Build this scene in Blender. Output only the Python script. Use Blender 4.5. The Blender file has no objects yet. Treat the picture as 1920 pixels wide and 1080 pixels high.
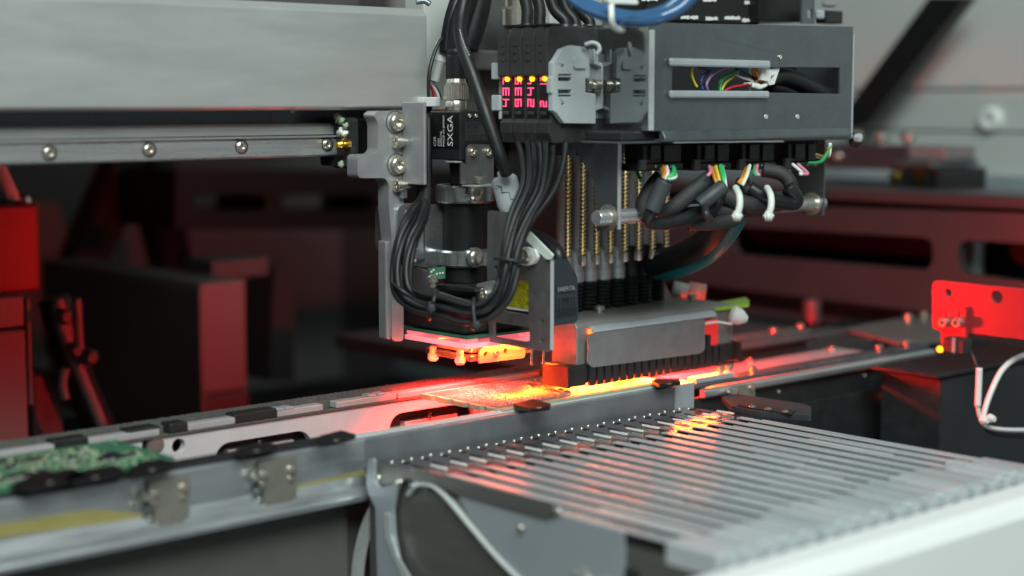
import bpy, bmesh, math, random
from mathutils import Vector as V, Matrix
from mathutils.geometry import tessellate_polygon
random.seed(7)
S = bpy.context.scene
COL = S.collection
# ------------------------------------------------------------------ camera
FPX = 3117.0; PITCH = math.atan(350/FPX); YAW = math.radians(47.6)
CAM = V((0, 0, 1.08))
_H = V((math.cos(YAW), math.sin(YAW), 0)); RT = V((math.sin(YAW), -math.cos(YAW), 0))
FW = _H*math.cos(PITCH) - V((0, 0, 1))*math.sin(PITCH); UP = RT.cross(FW)
cd = bpy.data.cameras.new('camera'); cam = bpy.data.objects.new('camera', cd); COL.objects.link(cam)
cam.matrix_world = Matrix(((RT.x, UP.x, -FW.x, CAM.x), (RT.y, UP.y, -FW.y, CAM.y), (RT.z, UP.z, -FW.z, CAM.z), (0, 0, 0, 1)))
cd.sensor_width = 36; cd.lens = 36*FPX/1920; cd.clip_start = 0.02; cd.clip_end = 50
cd.dof.use_dof = True; cd.dof.focus_distance = 1.02; cd.dof.aperture_fstop = 3.6; cd.dof.aperture_blades = 0
S.camera = cam
# ------------------------------------------------------------------ world and lamps
W = bpy.data.worlds.new('World'); S.world = W; W.use_nodes = True
bg = W.node_tree.nodes['Background']; bg.inputs[0].default_value = (0.80, 0.90, 0.88, 1); bg.inputs[1].default_value = 0.13
def lamp(name, kind, loc, power, color, size=0.1, size_y=None, target=None, spread=180):
    l = bpy.data.lights.new(name, kind); l.energy = power; l.color = color
    o = bpy.data.objects.new(name, l); COL.objects.link(o); o.location = loc
    if kind == 'AREA':
        l.spread = math.radians(spread); l.shape = 'RECTANGLE'; l.size = size; l.size_y = size_y or size
        o.rotation_euler = (V(target)-V(loc)).to_track_quat('-Z', 'Y').to_euler()
    else:
        l.shadow_soft_size = size
    return o
lamp('hall_lamp', 'AREA', (-0.15, -0.55, 2.30), 54, (0.90, 1.0, 0.97), 1.5, 0.9, (0.55, 0.70, 0.95))
lamp('hall_lamp_side', 'AREA', (-1.2, 0.9, 1.75), 2, (0.92, 1.0, 0.97), 1.0, 0.6, (0.45, 0.80, 1.0))
S.view_settings.view_transform = 'Standard'; S.view_settings.look = 'None'
S.view_settings.exposure = 0.0; S.view_settings.gamma = 1; S.view_settings.use_curve_mapping = False

# ------------------------------------------------------------------ helpers
def ray(x, y): return FW + RT*((x-960)/FPX) + UP*((540-y)/FPX)
def P(x, y, X=None, Y=None, Z=None, D=None):
    d = ray(x, y)
    if X is not None: t = (X-CAM.x)/d.x
    elif Y is not None: t = (Y-CAM.y)/d.y
    elif Z is not None: t = (Z-CAM.z)/d.z
    else: t = D
    return CAM + d*t
MATS = {}
def mat(name, col, metal=0.0, rough=0.5, noise=0.0, scale=60, stretch=(1, 1, 1), bump=0.0, bscale=900, emis=0, ecol=None, rvar=0.0, alpha=1, trans=0, spec=0.5, coat=0):
    m = bpy.data.materials.new(name); m.use_nodes = True; nt = m.node_tree; b = nt.nodes['Principled BSDF']
    b.inputs['Base Color'].default_value = (*col, 1); b.inputs['Metallic'].default_value = metal; b.inputs['Roughness'].default_value = rough
    b.inputs['Specular IOR Level'].default_value = spec; b.inputs['Coat Weight'].default_value = coat
    b.inputs['Transmission Weight'].default_value = trans; b.inputs['Alpha'].default_value = alpha
    if emis:
        b.inputs['Emission Color'].default_value = (*(ecol or col), 1); b.inputs['Emission Strength'].default_value = emis
    if noise or rvar or bump:
        tc = nt.nodes.new('ShaderNodeTexCoord'); mp = nt.nodes.new('ShaderNodeMapping'); mp.inputs['Scale'].default_value = stretch
        nt.links.new(tc.outputs['Object'], mp.inputs[0])
    if noise or rvar:
        n = nt.nodes.new('ShaderNodeTexNoise'); n.inputs['Scale'].default_value = scale; n.inputs['Detail'].default_value = 7; n.inputs['Roughness'].default_value = 0.62
        nt.links.new(mp.outputs[0], n.inputs['Vector'])
        if noise:
            r = nt.nodes.new('ShaderNodeMapRange'); r.inputs['From Min'].default_value = 0.28; r.inputs['From Max'].default_value = 0.72
            r.inputs['To Min'].default_value = 1-noise; r.inputs['To Max'].default_value = 1+noise
            mx = nt.nodes.new('ShaderNodeMix'); mx.data_type = 'RGBA'; mx.blend_type = 'MULTIPLY'; mx.inputs['Factor'].default_value = 1
            mx.inputs[6].default_value = (*col, 1)
            nt.links.new(n.outputs['Fac'], r.inputs['Value']); nt.links.new(r.outputs[0], mx.inputs[7]); nt.links.new(mx.outputs[2], b.inputs['Base Color'])
        if rvar:
            r2 = nt.nodes.new('ShaderNodeMapRange'); r2.inputs['From Min'].default_value = 0.3; r2.inputs['From Max'].default_value = 0.7
            r2.inputs['To Min'].default_value = max(0.03, rough-rvar); r2.inputs['To Max'].default_value = rough+rvar
            nt.links.new(n.outputs['Fac'], r2.inputs['Value']); nt.links.new(r2.outputs[0], b.inputs['Roughness'])
    if bump:
        n2 = nt.nodes.new('ShaderNodeTexNoise'); n2.inputs['Scale'].default_value = bscale; n2.inputs['Detail'].default_value = 3
        nt.links.new(mp.outputs[0], n2.inputs['Vector'])
        bu = nt.nodes.new('ShaderNodeBump'); bu.inputs['Strength'].default_value = bump; bu.inputs['Distance'].default_value = 0.0006
        nt.links.new(n2.outputs['Fac'], bu.inputs['Height']); nt.links.new(bu.outputs[0], b.inputs['Normal'])
    MATS[name] = m
mat('alu_paint', (0.54, 0.56, 0.545), 0.55, 0.38, 0.07, 14, (1, 3, 6), 0.05, 1200, rvar=0.06)
mat('alu_brushed', (0.60, 0.635, 0.65), 0.85, 0.34, 0.10, 40, (0.5, 8, 8), 0.10, 500, rvar=0.08)
mat('rail_steel', (0.56, 0.57, 0.57), 0.75, 0.28, 0.10, 30, (0.5, 10, 10), rvar=0.07)
mat('cast_alu', (0.36, 0.365, 0.375), 0.55, 0.46, 0.10, 70, bump=0.25, bscale=1500, rvar=0.06)
mat('cast_shiny', (0.50, 0.515, 0.52), 0.9, 0.25, 0.12, 60, bump=0.25, bscale=160, rvar=0.10)
mat('cast_dark', (0.12, 0.125, 0.122), 0.45, 0.50, 0.10, 120, bump=0.5, bscale=1800)
mat('zinc_plate', (0.30, 0.315, 0.325), 0.6, 0.42, 0.14, 90, bump=0.08, rvar=0.08)
mat('cast_mid', (0.28, 0.275, 0.262), 0.45, 0.48, 0.10, 120, bump=0.5, bscale=1800)
mat('nickel', (0.40, 0.385, 0.33), 0.7, 0.30, 0.14, 150)
mat('glow_red', (0.3, 0.02, 0.02), 0, 0.4, emis=0.55, ecol=(1.0, 0.03, 0.03))
mat('zinc', (0.165, 0.19, 0.205), 0.75, 0.32, 0.16, 55, bump=0.05, rvar=0.09)
mat('jaw_metal', (0.27, 0.285, 0.31), 0.7, 0.40, 0.18, 35, bump=0.08, rvar=0.08)
mat('zinc_mirror', (0.33, 0.35, 0.345), 0.96, 0.09, 0.05, 60, rvar=0.03)
mat('zinc_light', (0.52, 0.57, 0.60), 0.5, 0.36, 0.08, 80)
mat('sheet_steel', (0.22, 0.215, 0.22), 0.7, 0.42, 0.15, 130, bump=0.06, rvar=0.08)
mat('edge_bright', (0.70, 0.74, 0.74), 0.6, 0.35, 0.08, 200)
mat('screw_steel', (0.66, 0.62, 0.54), 0.9, 0.26, 0.12, 300)
mat('brass', (0.60, 0.40, 0.10), 1.0, 0.28, 0.1, 200)
mat('spring_gold', (0.55, 0.36, 0.10), 1.0, 0.30, 0.12, 300)
mat('black_plastic', (0.018, 0.020, 0.021), 0, 0.42, 0.2, 90, rvar=0.1)
mat('black_satin', (0.012, 0.013, 0.013), 0.2, 0.36, 0.2, 90)
mat('amp_plastic', (0.030, 0.030, 0.030), 0, 0.44, 0.25, 120, bump=0.08, rvar=0.10)
mat('black_matte', (0.010, 0.010, 0.011), 0, 0.75, 0.2, 60)
mat('module_plastic', (0.022, 0.030, 0.037), 0, 0.5, 0.15, 200, bump=0.12, bscale=2000)
mat('rubber', (0.011, 0.012, 0.013), 0, 0.42, 0.2, 150, rvar=0.08, spec=0.38)
mat('braid', (0.025, 0.027, 0.028), 0, 0.55, 0.55, 1400, bump=0.7, bscale=1600)
mat('dark_hole', (0.004, 0.004, 0.004), 0, 0.9)
mat('grey_plastic', (0.42, 0.46, 0.47), 0, 0.45, 0.05, 120)
mat('grey_dark_plastic', (0.23, 0.25, 0.255), 0, 0.5, 0.08, 120)
mat('white_plastic', (0.72, 0.74, 0.72), 0, 0.42, 0.05, 150)
mat('clear_tie', (0.66, 0.72, 0.66), 0, 0.35, 0.05, 200)
mat('label_grey', (0.055, 0.06, 0.06), 0.3, 0.4, 0.1, 300)
mat('print_white', (0.80, 0.80, 0.78), 0, 0.6)
mat('print_black', (0.01, 0.01, 0.01), 0, 0.6)
mat('print_olive', (0.10, 0.09, 0.005), 0, 0.6)
mat('label_yellow', (0.62, 0.56, 0.01), 0, 0.45, 0.05, 200)
mat('yellow_film', (0.55, 0.48, 0.16), 0.3, 0.45, 0.12, 40, (1, 1, 4), alpha=0.5)
mat('pcb_green', (0.05, 0.155, 0.09), 0, 0.4, 0.35, 110)
mat('pcb_edge', (0.30, 0.36, 0.25), 0, 0.55, 0.12, 300)
mat('pcb_top', (0.12, 0.10, 0.075), 0, 0.38, 0.5, 130, (1, 1, 1))
mat('solder', (0.72, 0.70, 0.62), 0.3, 0.35, 0.2, 500)
mat('chip', (0.02, 0.02, 0.022), 0, 0.4)
mat('chip_tan', (0.45, 0.36, 0.24), 0, 0.5, 0.2, 400)
mat('green_tube', (0.02, 0.36, 0.10), 0, 0.4)
mat('lime', (0.30, 0.52, 0.03), 0, 0.45)
mat('teal', (0.01, 0.16, 0.18), 0, 0.35, 0.1, 60)
mat('blue_tube', (0.035, 0.11, 0.24), 0, 0.18, 0.15, 50, coat=0.6)
mat('wall_paint', (0.47, 0.50, 0.48), 0, 0.55, 0.05, 3, bump=0.03)
mat('wall_blue', (0.24, 0.29, 0.31), 0, 0.5, 0.05, 6)
mat('beam_paint', (0.055, 0.048, 0.05), 0.3, 0.40, 0.12, 12)
mat('wall_shaded', (0.16, 0.165, 0.16), 0, 0.55, 0.1, 3)  # darker copy of the wall paint; interior shade put into the colour
mat('heat_shrink', (0.040, 0.047, 0.052), 0, 0.5, 0.15, 90)
mat('plate_mid', (0.42, 0.41, 0.41), 0.2, 0.42, 0.06, 60, bump=0.05)
mat('side_grey', (0.16, 0.15, 0.15), 0.1, 0.5, 0.15, 10)
mat('box_grey', (0.07, 0.066, 0.066), 0.1, 0.5, 0.15, 10)
mat('panel_pale', (0.17, 0.16, 0.16), 0.1, 0.45, 0.08, 8)
mat('base_grey', (0.115, 0.115, 0.105), 0.2, 0.5, 0.12, 30, bump=0.05)
mat('plate_pale', (0.62, 0.60, 0.60), 0.15, 0.42, 0.06, 60, bump=0.05)
mat('skin_pink', (0.62, 0.30, 0.26), 0, 0.5)
mat('feeder_dark', (0.16, 0.155, 0.16), 0.85, 0.22, 0.20, 120, (1, 0.3, 1), rvar=0.1)
mat('cover_mid', (0.44, 0.48, 0.50), 0.3, 0.32, 0.08, 60, (1, 0.3, 1))
mat('cover_soft', (0.55, 0.59, 0.60), 0.3, 0.36, 0.08, 60, (1, 0.3, 1))
mat('print_dim', (0.30, 0.33, 0.35), 0, 0.6)
mat('head_metal', (0.34, 0.33, 0.335), 0.92, 0.15, 0.12, 120, (1, 0.3, 1), rvar=0.06)
mat('knob_metal', (0.62, 0.65, 0.66), 0.7, 0.38)
mat('feeder_side', (0.17, 0.17, 0.16), 0.6, 0.36, 0.12, 60, (1, .3, 3))
mat('feeder_light', (0.68, 0.74, 0.76), 0.50, 0.22, 0.05, 90, (1, 0.15, 1), rvar=0.08)
mat('feeder_mid', (0.24, 0.255, 0.27), 0.5, 0.30, 0.18, 90, (1, 0.2, 1), rvar=0.1)
mat('feeder_body', (0.34, 0.38, 0.41), 0.3, 0.45, 0.06, 30)
mat('tape_a', (0.40, 0.42, 0.45), 0.1, 0.25, 0.15, 200)
mat('tape_b', (0.02, 0.018, 0.02), 0.1, 0.3, 0.2, 200)
mat('tape_c', (0.22, 0.30, 0.38), 0.1, 0.25, 0.2, 200)
mat('tape_paper', (0.44, 0.46, 0.45), 0, 0.5, 0.08, 90)
mat('cover_white', (0.78, 0.80, 0.79), 0.0, 0.4, 0.03, 8)
mat('diffuser', (0.85, 0.62, 0.62), 0, 0.35, emis=0.75, ecol=(1.0, 0.16, 0.20))
mat('led_red', (0.9, 0.1, 0.05), 0, 0.4, emis=5.0, ecol=(1.0, 0.10, 0.008))
mat('red_lit_tint', (0.14, 0.010, 0.012), 0.1, 0.4, 0.15, 20)  # red light on the left box put into its base colour
mat('plate_red', (0.34, 0.03, 0.035), 0.2, 0.42, 0.06, 60)  # red base colour for the plate and its sensor arm
mat('led_orange', (1, 0.4, 0.02), 0, 0.4, emis=3.0, ecol=(1.0, 0.42, 0.01))
mat('digit', (0.9, 0.1, 0.2), 0, 0.4, emis=2.2, ecol=(1.0, 0.05, 0.16))
for n_, c_ in dict(w_yellow=(0.62, 0.52, 0.03), w_green=(0.03, 0.40, 0.12), w_blue=(0.03, 0.07, 0.30), w_purple=(0.28, 0.18, 0.42), w_orange=(0.62, 0.20, 0.02), w_red=(0.5, 0.02, 0.03), w_white=(0.7, 0.72, 0.7), w_brown=(0.30, 0.14, 0.05), w_black=(0.02, 0.02, 0.02), w_pink=(0.62, 0.22, 0.30), w_dkgreen=(0.01, 0.14, 0.06)).items():
    mat(n_, c_, 0, 0.35, 0.08, 300)

def link(name, me, m, parent=None, bevel=0, smooth=False):
    o = bpy.data.objects.new(name, me); COL.objects.link(o); me.name = name
    me.materials.append(MATS[m])
    if smooth:
        for p in me.polygons: p.use_smooth = True
    if parent is not None: o.parent = parent
    if bevel:
        b = o.modifiers.new('bevel', 'BEVEL'); b.width = bevel; b.segments = 2; b.limit_method = 'ANGLE'; b.angle_limit = math.radians(40)
    return o
def fin(name, bm, m, parent=None, bevel=0, smooth=False):
    bmesh.ops.recalc_face_normals(bm, faces=bm.faces)
    me = bpy.data.meshes.new(name); bm.to_mesh(me); bm.free()
    return link(name, me, m, parent, bevel, smooth)
def tag(o, label, cat, group=None):
    o['label'] = label; o['category'] = cat
    if group: o['group'] = group
    return o
def thing(name, label, cat, group=None):
    o = bpy.data.objects.new(name, None); COL.objects.link(o); o.empty_display_size = 0.01
    return tag(o, label, cat, group)
def struct(o, kind='structure'): o['kind'] = kind; return o
def abox(bm, lo, hi):
    vs = [bm.verts.new((x, y, z)) for z in (lo[2], hi[2]) for y in (lo[1], hi[1]) for x in (lo[0], hi[0])]
    for f in ((0, 2, 3, 1), (4, 5, 7, 6), (0, 1, 5, 4), (2, 6, 7, 3), (0, 4, 6, 2), (1, 3, 7, 5)): bm.faces.new([vs[i] for i in f])
def box(name, lo, hi, m, parent=None, bevel=0.0006):
    lo, hi = [min(a, b) for a, b in zip(lo, hi)], [max(a, b) for a, b in zip(lo, hi)]
    bm = bmesh.new(); abox(bm, lo, hi); return fin(name, bm, m, parent, bevel)
def boxY(name, x0, y0, x1, y1, Y, dep, m, parent=None, bevel=0.0006):
    xm, ym = (x0+x1)/2, (y0+y1)/2
    return box(name, (P(x0, ym, Y=Y).x, Y, P(xm, y1, Y=Y).z), (P(x1, ym, Y=Y).x, Y+dep, P(xm, y0, Y=Y).z), m, parent, bevel)
def boxX(name, x0, y0, x1, y1, X, dep, m, parent=None, bevel=0.0006):
    xm, ym = (x0+x1)/2, (y0+y1)/2
    return box(name, (X, P(x1, ym, X=X).y, P(xm, y1, X=X).z), (X+dep, P(x0, ym, X=X).y, P(xm, y0, X=X).z), m, parent, bevel)
AX = {'X': (1, 2, 0), 'Y': (0, 2, 1), 'Z': (0, 1, 2)}
def proj(axis, c, pts):
    i, j, k = AX[axis]; out = []
    for q in pts:
        w = P(q[0], q[1], **{axis: c}); out.append((w[i], w[j]))
    return out
def circ2(c, r, n=18): return [(c[0]+r*math.cos(2*math.pi*t/n), c[1]+r*math.sin(2*math.pi*t/n)) for t in range(n)]
def rr2(x0, y0, x1, y1, r, n=5):
    out = []
    for cx, cy, a0 in ((x1-r, y1-r, 0), (x0+r, y1-r, 90), (x0+r, y0+r, 180), (x1-r, y0+r, 270)):
        for t in range(n+1):
            a = math.radians(a0+90*t/n); out.append((cx+r*math.cos(a), cy+r*math.sin(a)))
    return out
def roundpoly(pts, r, n=4):
    out = []; N = len(pts)
    for i in range(N):
        a, b, c = V(pts[i-1]), V(pts[i]), V(pts[(i+1) % N])
        d1, d2 = (a-b), (c-b); k = min(r, d1.length*.45, d2.length*.45)
        p1, p2 = b+d1.normalized()*k, b+d2.normalized()*k
        for t in range(n+1):
            s = t/n; q = p1*(1-s)**2 + b*2*s*(1-s) + p2*s*s; out.append((q.x, q.y))
    return out
def plate2(name, axis, c, dep, outer, holes, m, parent=None, bevel=0.0004):
    """flat plate from a 2D outline (plane coordinates) with holes, dep thick towards +axis"""
    i, j, k = AX[axis]
    loops = [outer]+list(holes)
    tris = tessellate_polygon([[V((p[0], p[1], 0)) for p in l] for l in loops])
    flat = [p for l in loops for p in l]
    bm = bmesh.new()
    def mk(p, cc):
        v = [0, 0, 0]; v[i] = p[0]; v[j] = p[1]; v[k] = cc; return bm.verts.new(v)
    A = [mk(p, c) for p in flat]; B = [mk(p, c+dep) for p in flat]
    for t in tris:
        try: bm.faces.new([A[q] for q in t]); bm.faces.new([B[q] for q in reversed(t)])
        except ValueError: pass
    o = 0
    for l in loops:
        n = len(l)
        for q in range(n): bm.faces.new((A[o+q], A[o+(q+1) % n], B[o+(q+1) % n], B[o+q]))
        o += n
    return fin(name, bm, m, parent, bevel)
def plate(name, axis, c, dep, pts, m, parent=None, holes=(), rnd=0.0, bevel=0.0004):
    """outline and holes given where they are seen, laid on the plane axis = c"""
    o2 = proj(axis, c, pts)
    if rnd: o2 = roundpoly(o2, rnd)
    hs = []
    for h in holes:
        if h[0] == 'c': hs.append(circ2(proj(axis, c, [(h[1], h[2])])[0], h[3]))
        elif h[0] == 'r':
            q = proj(axis, c, h[1]); hs.append(roundpoly(q, h[2]) if h[2] else q)
    return plate2(name, axis, c, dep, o2, hs, m, parent, bevel)
def prism(name, axis, a0, a1, prof, m, parent=None, bevel=0.0003):
    """profile polygon extruded along an axis; prof in the two other axes"""
    return plate2(name, axis, a0, a1-a0, prof, [], m, parent, bevel)
def smoothpath(pts, res):
    if len(pts) < 3: return pts
    out = []; n = len(pts)
    for i in range(n-1):
        p0 = pts[max(i-1, 0)]; p1 = pts[i]; p2 = pts[i+1]; p3 = pts[min(i+2, n-1)]
        for t in range(res):
            s = t/res
            out.append(0.5*((2*p1)+(p2-p0)*s+(2*p0-5*p1+4*p2-p3)*s*s+(3*p1-p0-3*p2+p3)*s**3))
    out.append(pts[-1]); return out
def atube(bm, pts, r, n=10, res=6, flat=None):
    pts = smoothpath([V(p) for p in pts], res); N = len(pts)
    rs = [r]*N if not isinstance(r, (list, tuple)) else [r[min(int(i*len(r)/N), len(r)-1)] for i in range(N)]
    t0 = (pts[1]-pts[0]).normalized(); up = V((0, 0, 1)) if abs(t0.z) < .9 else V((1, 0, 0))
    u = t0.cross(up).normalized(); rings = []
    for i, p in enumerate(pts):
        t = (pts[min(i+1, N-1)]-pts[max(i-1, 0)]).normalized()
        u = (u-t*u.dot(t)).normalized(); w = t.cross(u)
        rings.append([bm.verts.new(p+(u*math.cos(2*math.pi*k/n)+w*math.sin(2*math.pi*k/n))*rs[i]) for k in range(n)])
    for a, b in zip(rings, rings[1:]):
        for k in range(n): bm.faces.new((a[k], a[(k+1) % n], b[(k+1) % n], b[k]))
    bm.faces.new(rings[0][::-1]); bm.faces.new(rings[-1])
def tube(name, pts, r, m, parent=None, n=10, res=6):
    bm = bmesh.new(); atube(bm, pts, r, n, res); o = fin(name, bm, m, parent, 0, True)
    return o
def pd(*pts): return [P(x, y, D=d) for x, y, d in pts]
def frame(d):
    d = V(d).normalized(); up = V((0, 0, 1)) if abs(d.z) < .9 else V((1, 0, 0))
    u = d.cross(up).normalized(); return u, d.cross(u), d
def alathe(bm, base, d, prof, n=24):
    u, w, d = frame(d); base = V(base); rings = []
    for r, h in prof:
        c = base+d*h
        if r < 1e-7: rings.append([bm.verts.new(c)])
        else: rings.append([bm.verts.new(c+(u*math.cos(2*math.pi*k/n)+w*math.sin(2*math.pi*k/n))*r) for k in range(n)])
    for a, b in zip(rings, rings[1:]):
        for k in range(n):
            q = [a[0]] if len(a) == 1 else [a[k], a[(k+1) % n]]
            q2 = [b[0]] if len(b) == 1 else [b[(k+1) % n], b[k]]
            if len(q)+len(q2) >= 3: bm.faces.new(q+q2)
    for rg, rev in ((rings[0], 1), (rings[-1], 0)):
        if len(rg) > 2: bm.faces.new(rg[::-1] if rev else rg)
def lathe(name, base, d, prof, m, parent=None, n=24, sharp=True):
    bm = bmesh.new(); alathe(bm, base, d, prof, n); o = fin(name, bm, m, parent, 0, True)
    if sharp:
        e = o.modifiers.new('edges', 'EDGE_SPLIT'); e.split_angle = math.radians(35)
    return o
def screw(base, d, r, h, parent, name='screw', m='screw_steel', socket=True):
    if socket: pr = [(r, 0), (r, h*.85), (r*.88, h), (r*.52, h), (r*.46, h*.35), (0, h*.35)]
    else: pr = [(r, 0), (r, h*.35), (r*.85, h*.75), (r*.45, h), (r*.15, h), (r*.12, h*.6), (0, h*.6)]
    return lathe(name, base, d, pr, m, parent, 16)
NX, NY, NZ = V((-1, 0, 0)), V((0, -1, 0)), V((0, 0, 1))
def text(s, org, ux, uy, size, m, parent, name='lettering', align='LEFT', wx=1.0):
    cu = bpy.data.curves.new('t', 'FONT'); cu.body = s; cu.size = size; cu.align_x = align; cu.resolution_u = 2
    o = bpy.data.objects.new('t', cu); me = bpy.data.meshes.new_from_object(o)
    ux, uy = V(ux), V(uy); org = V(org)
    for v in me.vertices: v.co = org+ux*v.co.x*wx+uy*v.co.y
    bpy.data.objects.remove(o); bpy.data.curves.remove(cu)
    me.materials.clear()
    return link(name, me, m, parent)
def px(n): return n/FPX      # metres per photo pixel at one metre
# ================================================================== the setting
struct(box('machine_bed', (-0.6, 0.715, 0.66), (1.6, 2.0, 0.68), 'black_matte', None, 0))
o = struct(box('shade_hood', (0.12, 0.905, 1.262), (1.12, 2.0, 1.28), 'box_grey', None, 0))  # unseen hood added to keep hall light off the interior
struct(box('shade_hood_front', (0.10, 0.885, 1.12), (0.672, 0.903, 1.28), 'box_grey', None, 0))  # panel added to block hall light passing over the beam
struct(box('shade_wall_left', (0.10, 0.905, 0.68), (0.118, 1.93, 1.28), 'box_grey', None, 0))  # unseen side wall added to close the interior against ambient light
XW = 1.50
wr = struct(box('wall_right', (XW+.012, -0.1, 0.68), (XW+.03, 1.93, 1.52), 'wall_blue', None, 0))
def zx(y, X, x=1850): return P(x, y, X=X).z
ends = [(1.52, zx(168, XW)+.0012), (zx(168, XW)-.0012, zx(248, XW)+.001), (zx(248, XW)-.001, zx(330, XW))]
for z1, z0 in ends: box('wall_panel', (XW, -0.1, z0), (XW+.0115, 1.9, z1), 'wall_paint', wr, 0.001)
box('wall_strip', (XW-.012, -0.1, zx(357, XW)), (XW+.0115, 1.9, zx(331, XW)), 'wall_blue', wr, 0.001)
c = P(1861, 224, X=XW)
lathe('boss', c, NX, [(.0125, 0), (.0125, .006), (.010, .009), (.0055, .009), (.005, .002), (0, .002)], 'white_plastic', wr)
wb = struct(box('wall_back', (-0.6, 1.90, 0.68), (XW, 1.93, 1.52), 'box_grey', None, 0))
for k in range(4): box('wall_panel', (-0.6+k*.5, 1.885, 0.69), (-0.104+k*.5, 1.899, 1.51), 'wall_shaded', wb, 0.001)

# ---- black struts and things deep inside the machine
st = thing('diagonal_strut', 'black diagonal strut leaning against the pale wall at upper right', 'strut')
plate('bar', 'X', 1.44, .02, [(1742, -6), (1812, -6), (1626, 232), (1596, 240), (1560, 240)], 'black_satin', st)
for nm, lab, pts in (('diagonal_strut', 'black strut slanting down left behind the linear rail', [(218, 300), (300, 300), (175, 545), (110, 560)]),
                     ('diagonal_strut', 'black strut slanting down right behind the linear rail', [(265, 300), (330, 300), (372, 560), (325, 560)])):
    s_ = thing(nm, lab, 'strut', 'crossed black struts at the back'); plate('bar', 'Y', 1.62, .04, pts, 'black_satin', s_)
g2 = thing('rear_gantry', 'black slotted beam in the dark behind the camera bracket', 'beam')
plate('beam', 'Y', 1.50, .10, [(330, 318), (1000, 318), (1000, 430), (330, 430)], 'black_satin', g2,
      holes=[('r', [(365, 365), (500, 365), (500, 395), (365, 395)], .01), ('r', [(530, 365), (700, 365), (700, 395), (530, 395)], .01)])
bk = thing('cabinet_box', 'dark box with one narrow end lit red in the left background', 'box')
X0 = P(378, 630, Y=1.25).x
boxY('body', 378, 528, 462, 735, 1.25, .30, 'panel_pale', bk, .002)
boxX('side_cover', 90, 520, 376.5, 800, X0-.004, .0035, 'side_grey', bk, .001)
boxY('foot', 384, 737, 468, 800, 1.25, .28, 'box_grey', bk, .002)
boxY('top_bracket', 398, 486, 505, 522, 1.30, .05, 'box_grey', bk, .002)
cv = thing('inner_cover', 'slim black plate with a red sheen right of the dark box', 'cover')
plate('plate', 'Y', 1.40, .05, [(515, 500), (548, 500), (552, 715), (505, 715)], 'beam_paint', cv)
rb = thing('red_box', 'red lit square box at the left edge under the rail', 'box')
boxY('body', -60, 384, 76, 553, 1.15, .10, 'red_lit_tint', rb, .003); screw(P(42, 384, Y=1.19), NZ, .007, .008, rb, socket=False)
tube('hose', [P(-10, 300, Y=1.17), P(10, 345, Y=1.17), P(24, 378, Y=1.17)], .006, 'tape_paper', rb)
pl = thing('pale_cabinet', 'pale box with a dark seam under the red box at the left edge', 'box')
boxY('upper_part', -60, 558, 46, 618, 1.12, .09, 'panel_pale', pl, .002); boxY('lower_part', -60, 622, 52, 840, 1.118, .09, 'panel_pale', pl, .002)
boxY('end_plate', 53, 560, 60, 760, 1.12, .085, 'panel_pale', pl, .001); boxY('base', 62, 700, 120, 840, 1.16, .06, 'box_grey', pl, .002)
lk = thing('linkage', 'blurred jointed rods standing before the dark box', 'linkage')
def yp(Y, *q): return [P(a, b, Y=Y) for a, b in q]
YK = 1.12
tube('rod', yp(YK, (108, 560), (112, 600), (128, 650), (150, 700), (192, 800)), .0045, 'side_grey', lk)
tube('rod', yp(YK, (143, 560), (146, 610), (150, 660), (158, 690)), .0035, 'side_grey', lk)
tube('rod', yp(YK, (122, 690), (117, 720), (122, 748)), .0035, 'side_grey', lk)
for a, b, r in ((110, 592, .0060), (130, 655, .0058), (158, 668, .0065)):
    c = P(a, b, Y=YK-.006); lathe('joint', c, NY, [(r*.6, 0), (r, .003), (r, .009), (r*.6, .013), (0, .013)], 'box_grey', lk, 16)
tube('black_strut', yp(1.15, (100, 560), (140, 690), (200, 830)), .012, 'black_satin', lk)
# ---- right hand side: slotted beam, slide, red plate
sb = thing('slotted_beam', 'long dark beam with rounded slots running behind the red plate', 'beam')
XB = 1.25
plate('web', 'X', XB, .012, [(1080, 372), (2150, 408), (2150, 636), (1080, 505)], 'beam_paint', sb, bevel=.001,
      holes=[('r', [(1366, 424), (1750, 446), (1748, 508), (1370, 477)], .012), ('r', [(1797, 449), (2140, 470), (2140, 560), (1797, 512)], .012)])
b_ = [P(1080, 372, X=XB), P(2150, 408, X=XB)]
box('top_flange', (XB, b_[1].y, b_[1].z+.0005), (XB+.09, b_[0].y, b_[1].z+.012), 'beam_paint', sb, .002)
box('back_web', (XB+.08, b_[1].y, b_[1].z-.12), (XB+.085, b_[0].y, b_[1].z), 'black_satin', sb, 0)
lathe('inner_pipe', P(1828, 520, X=XB+.05), NZ, [(.008, 0), (.008, .05), (0, .05)], 'zinc_light', sb)
sl = thing('slide_plate', 'brown grey plate with three bolts standing on its top edge', 'plate')
boxX('plate', 1480, 272, 1700, 316, 1.32, .05, 'beam_paint', sl, .001); boxX('end_block', 1701, 275, 1772, 300, 1.325, .05, 'panel_pale', sl, .001)
for a, b in ((1602, 258), (1652, 260), (1703, 258)):
    c = P(a, b+14, X=1.335); lathe('bolt', c, NZ, [(.0045, 0), (.0045, .005), (.007, .005), (.008, .009), (.006, .0125), (0, .0125)], 'screw_steel', sl, 14)
screw(P(1573, 293, X=1.32), NX, .0045, .004, sl)
sd = thing('slide_block', 'black bearing block with brass fitting under the bolted plate', 'block')
boxX('block', 1690, 316, 1760, 392, 1.31, .08, 'black_satin', sd, .002); boxX('end_cap', 1671, 306, 1688, 388, 1.31, .08, 'black_plastic', sd, .002)
boxX('shim', 1677, 301, 1745, 314, 1.309, .08, 'zinc', sd, .001)
lathe('brass_fitting', P(1682, 331, X=1.31), NX, [(.005, 0), (.006, .003), (.004, .008), (0, .008)], 'brass', sd, 14)
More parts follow.
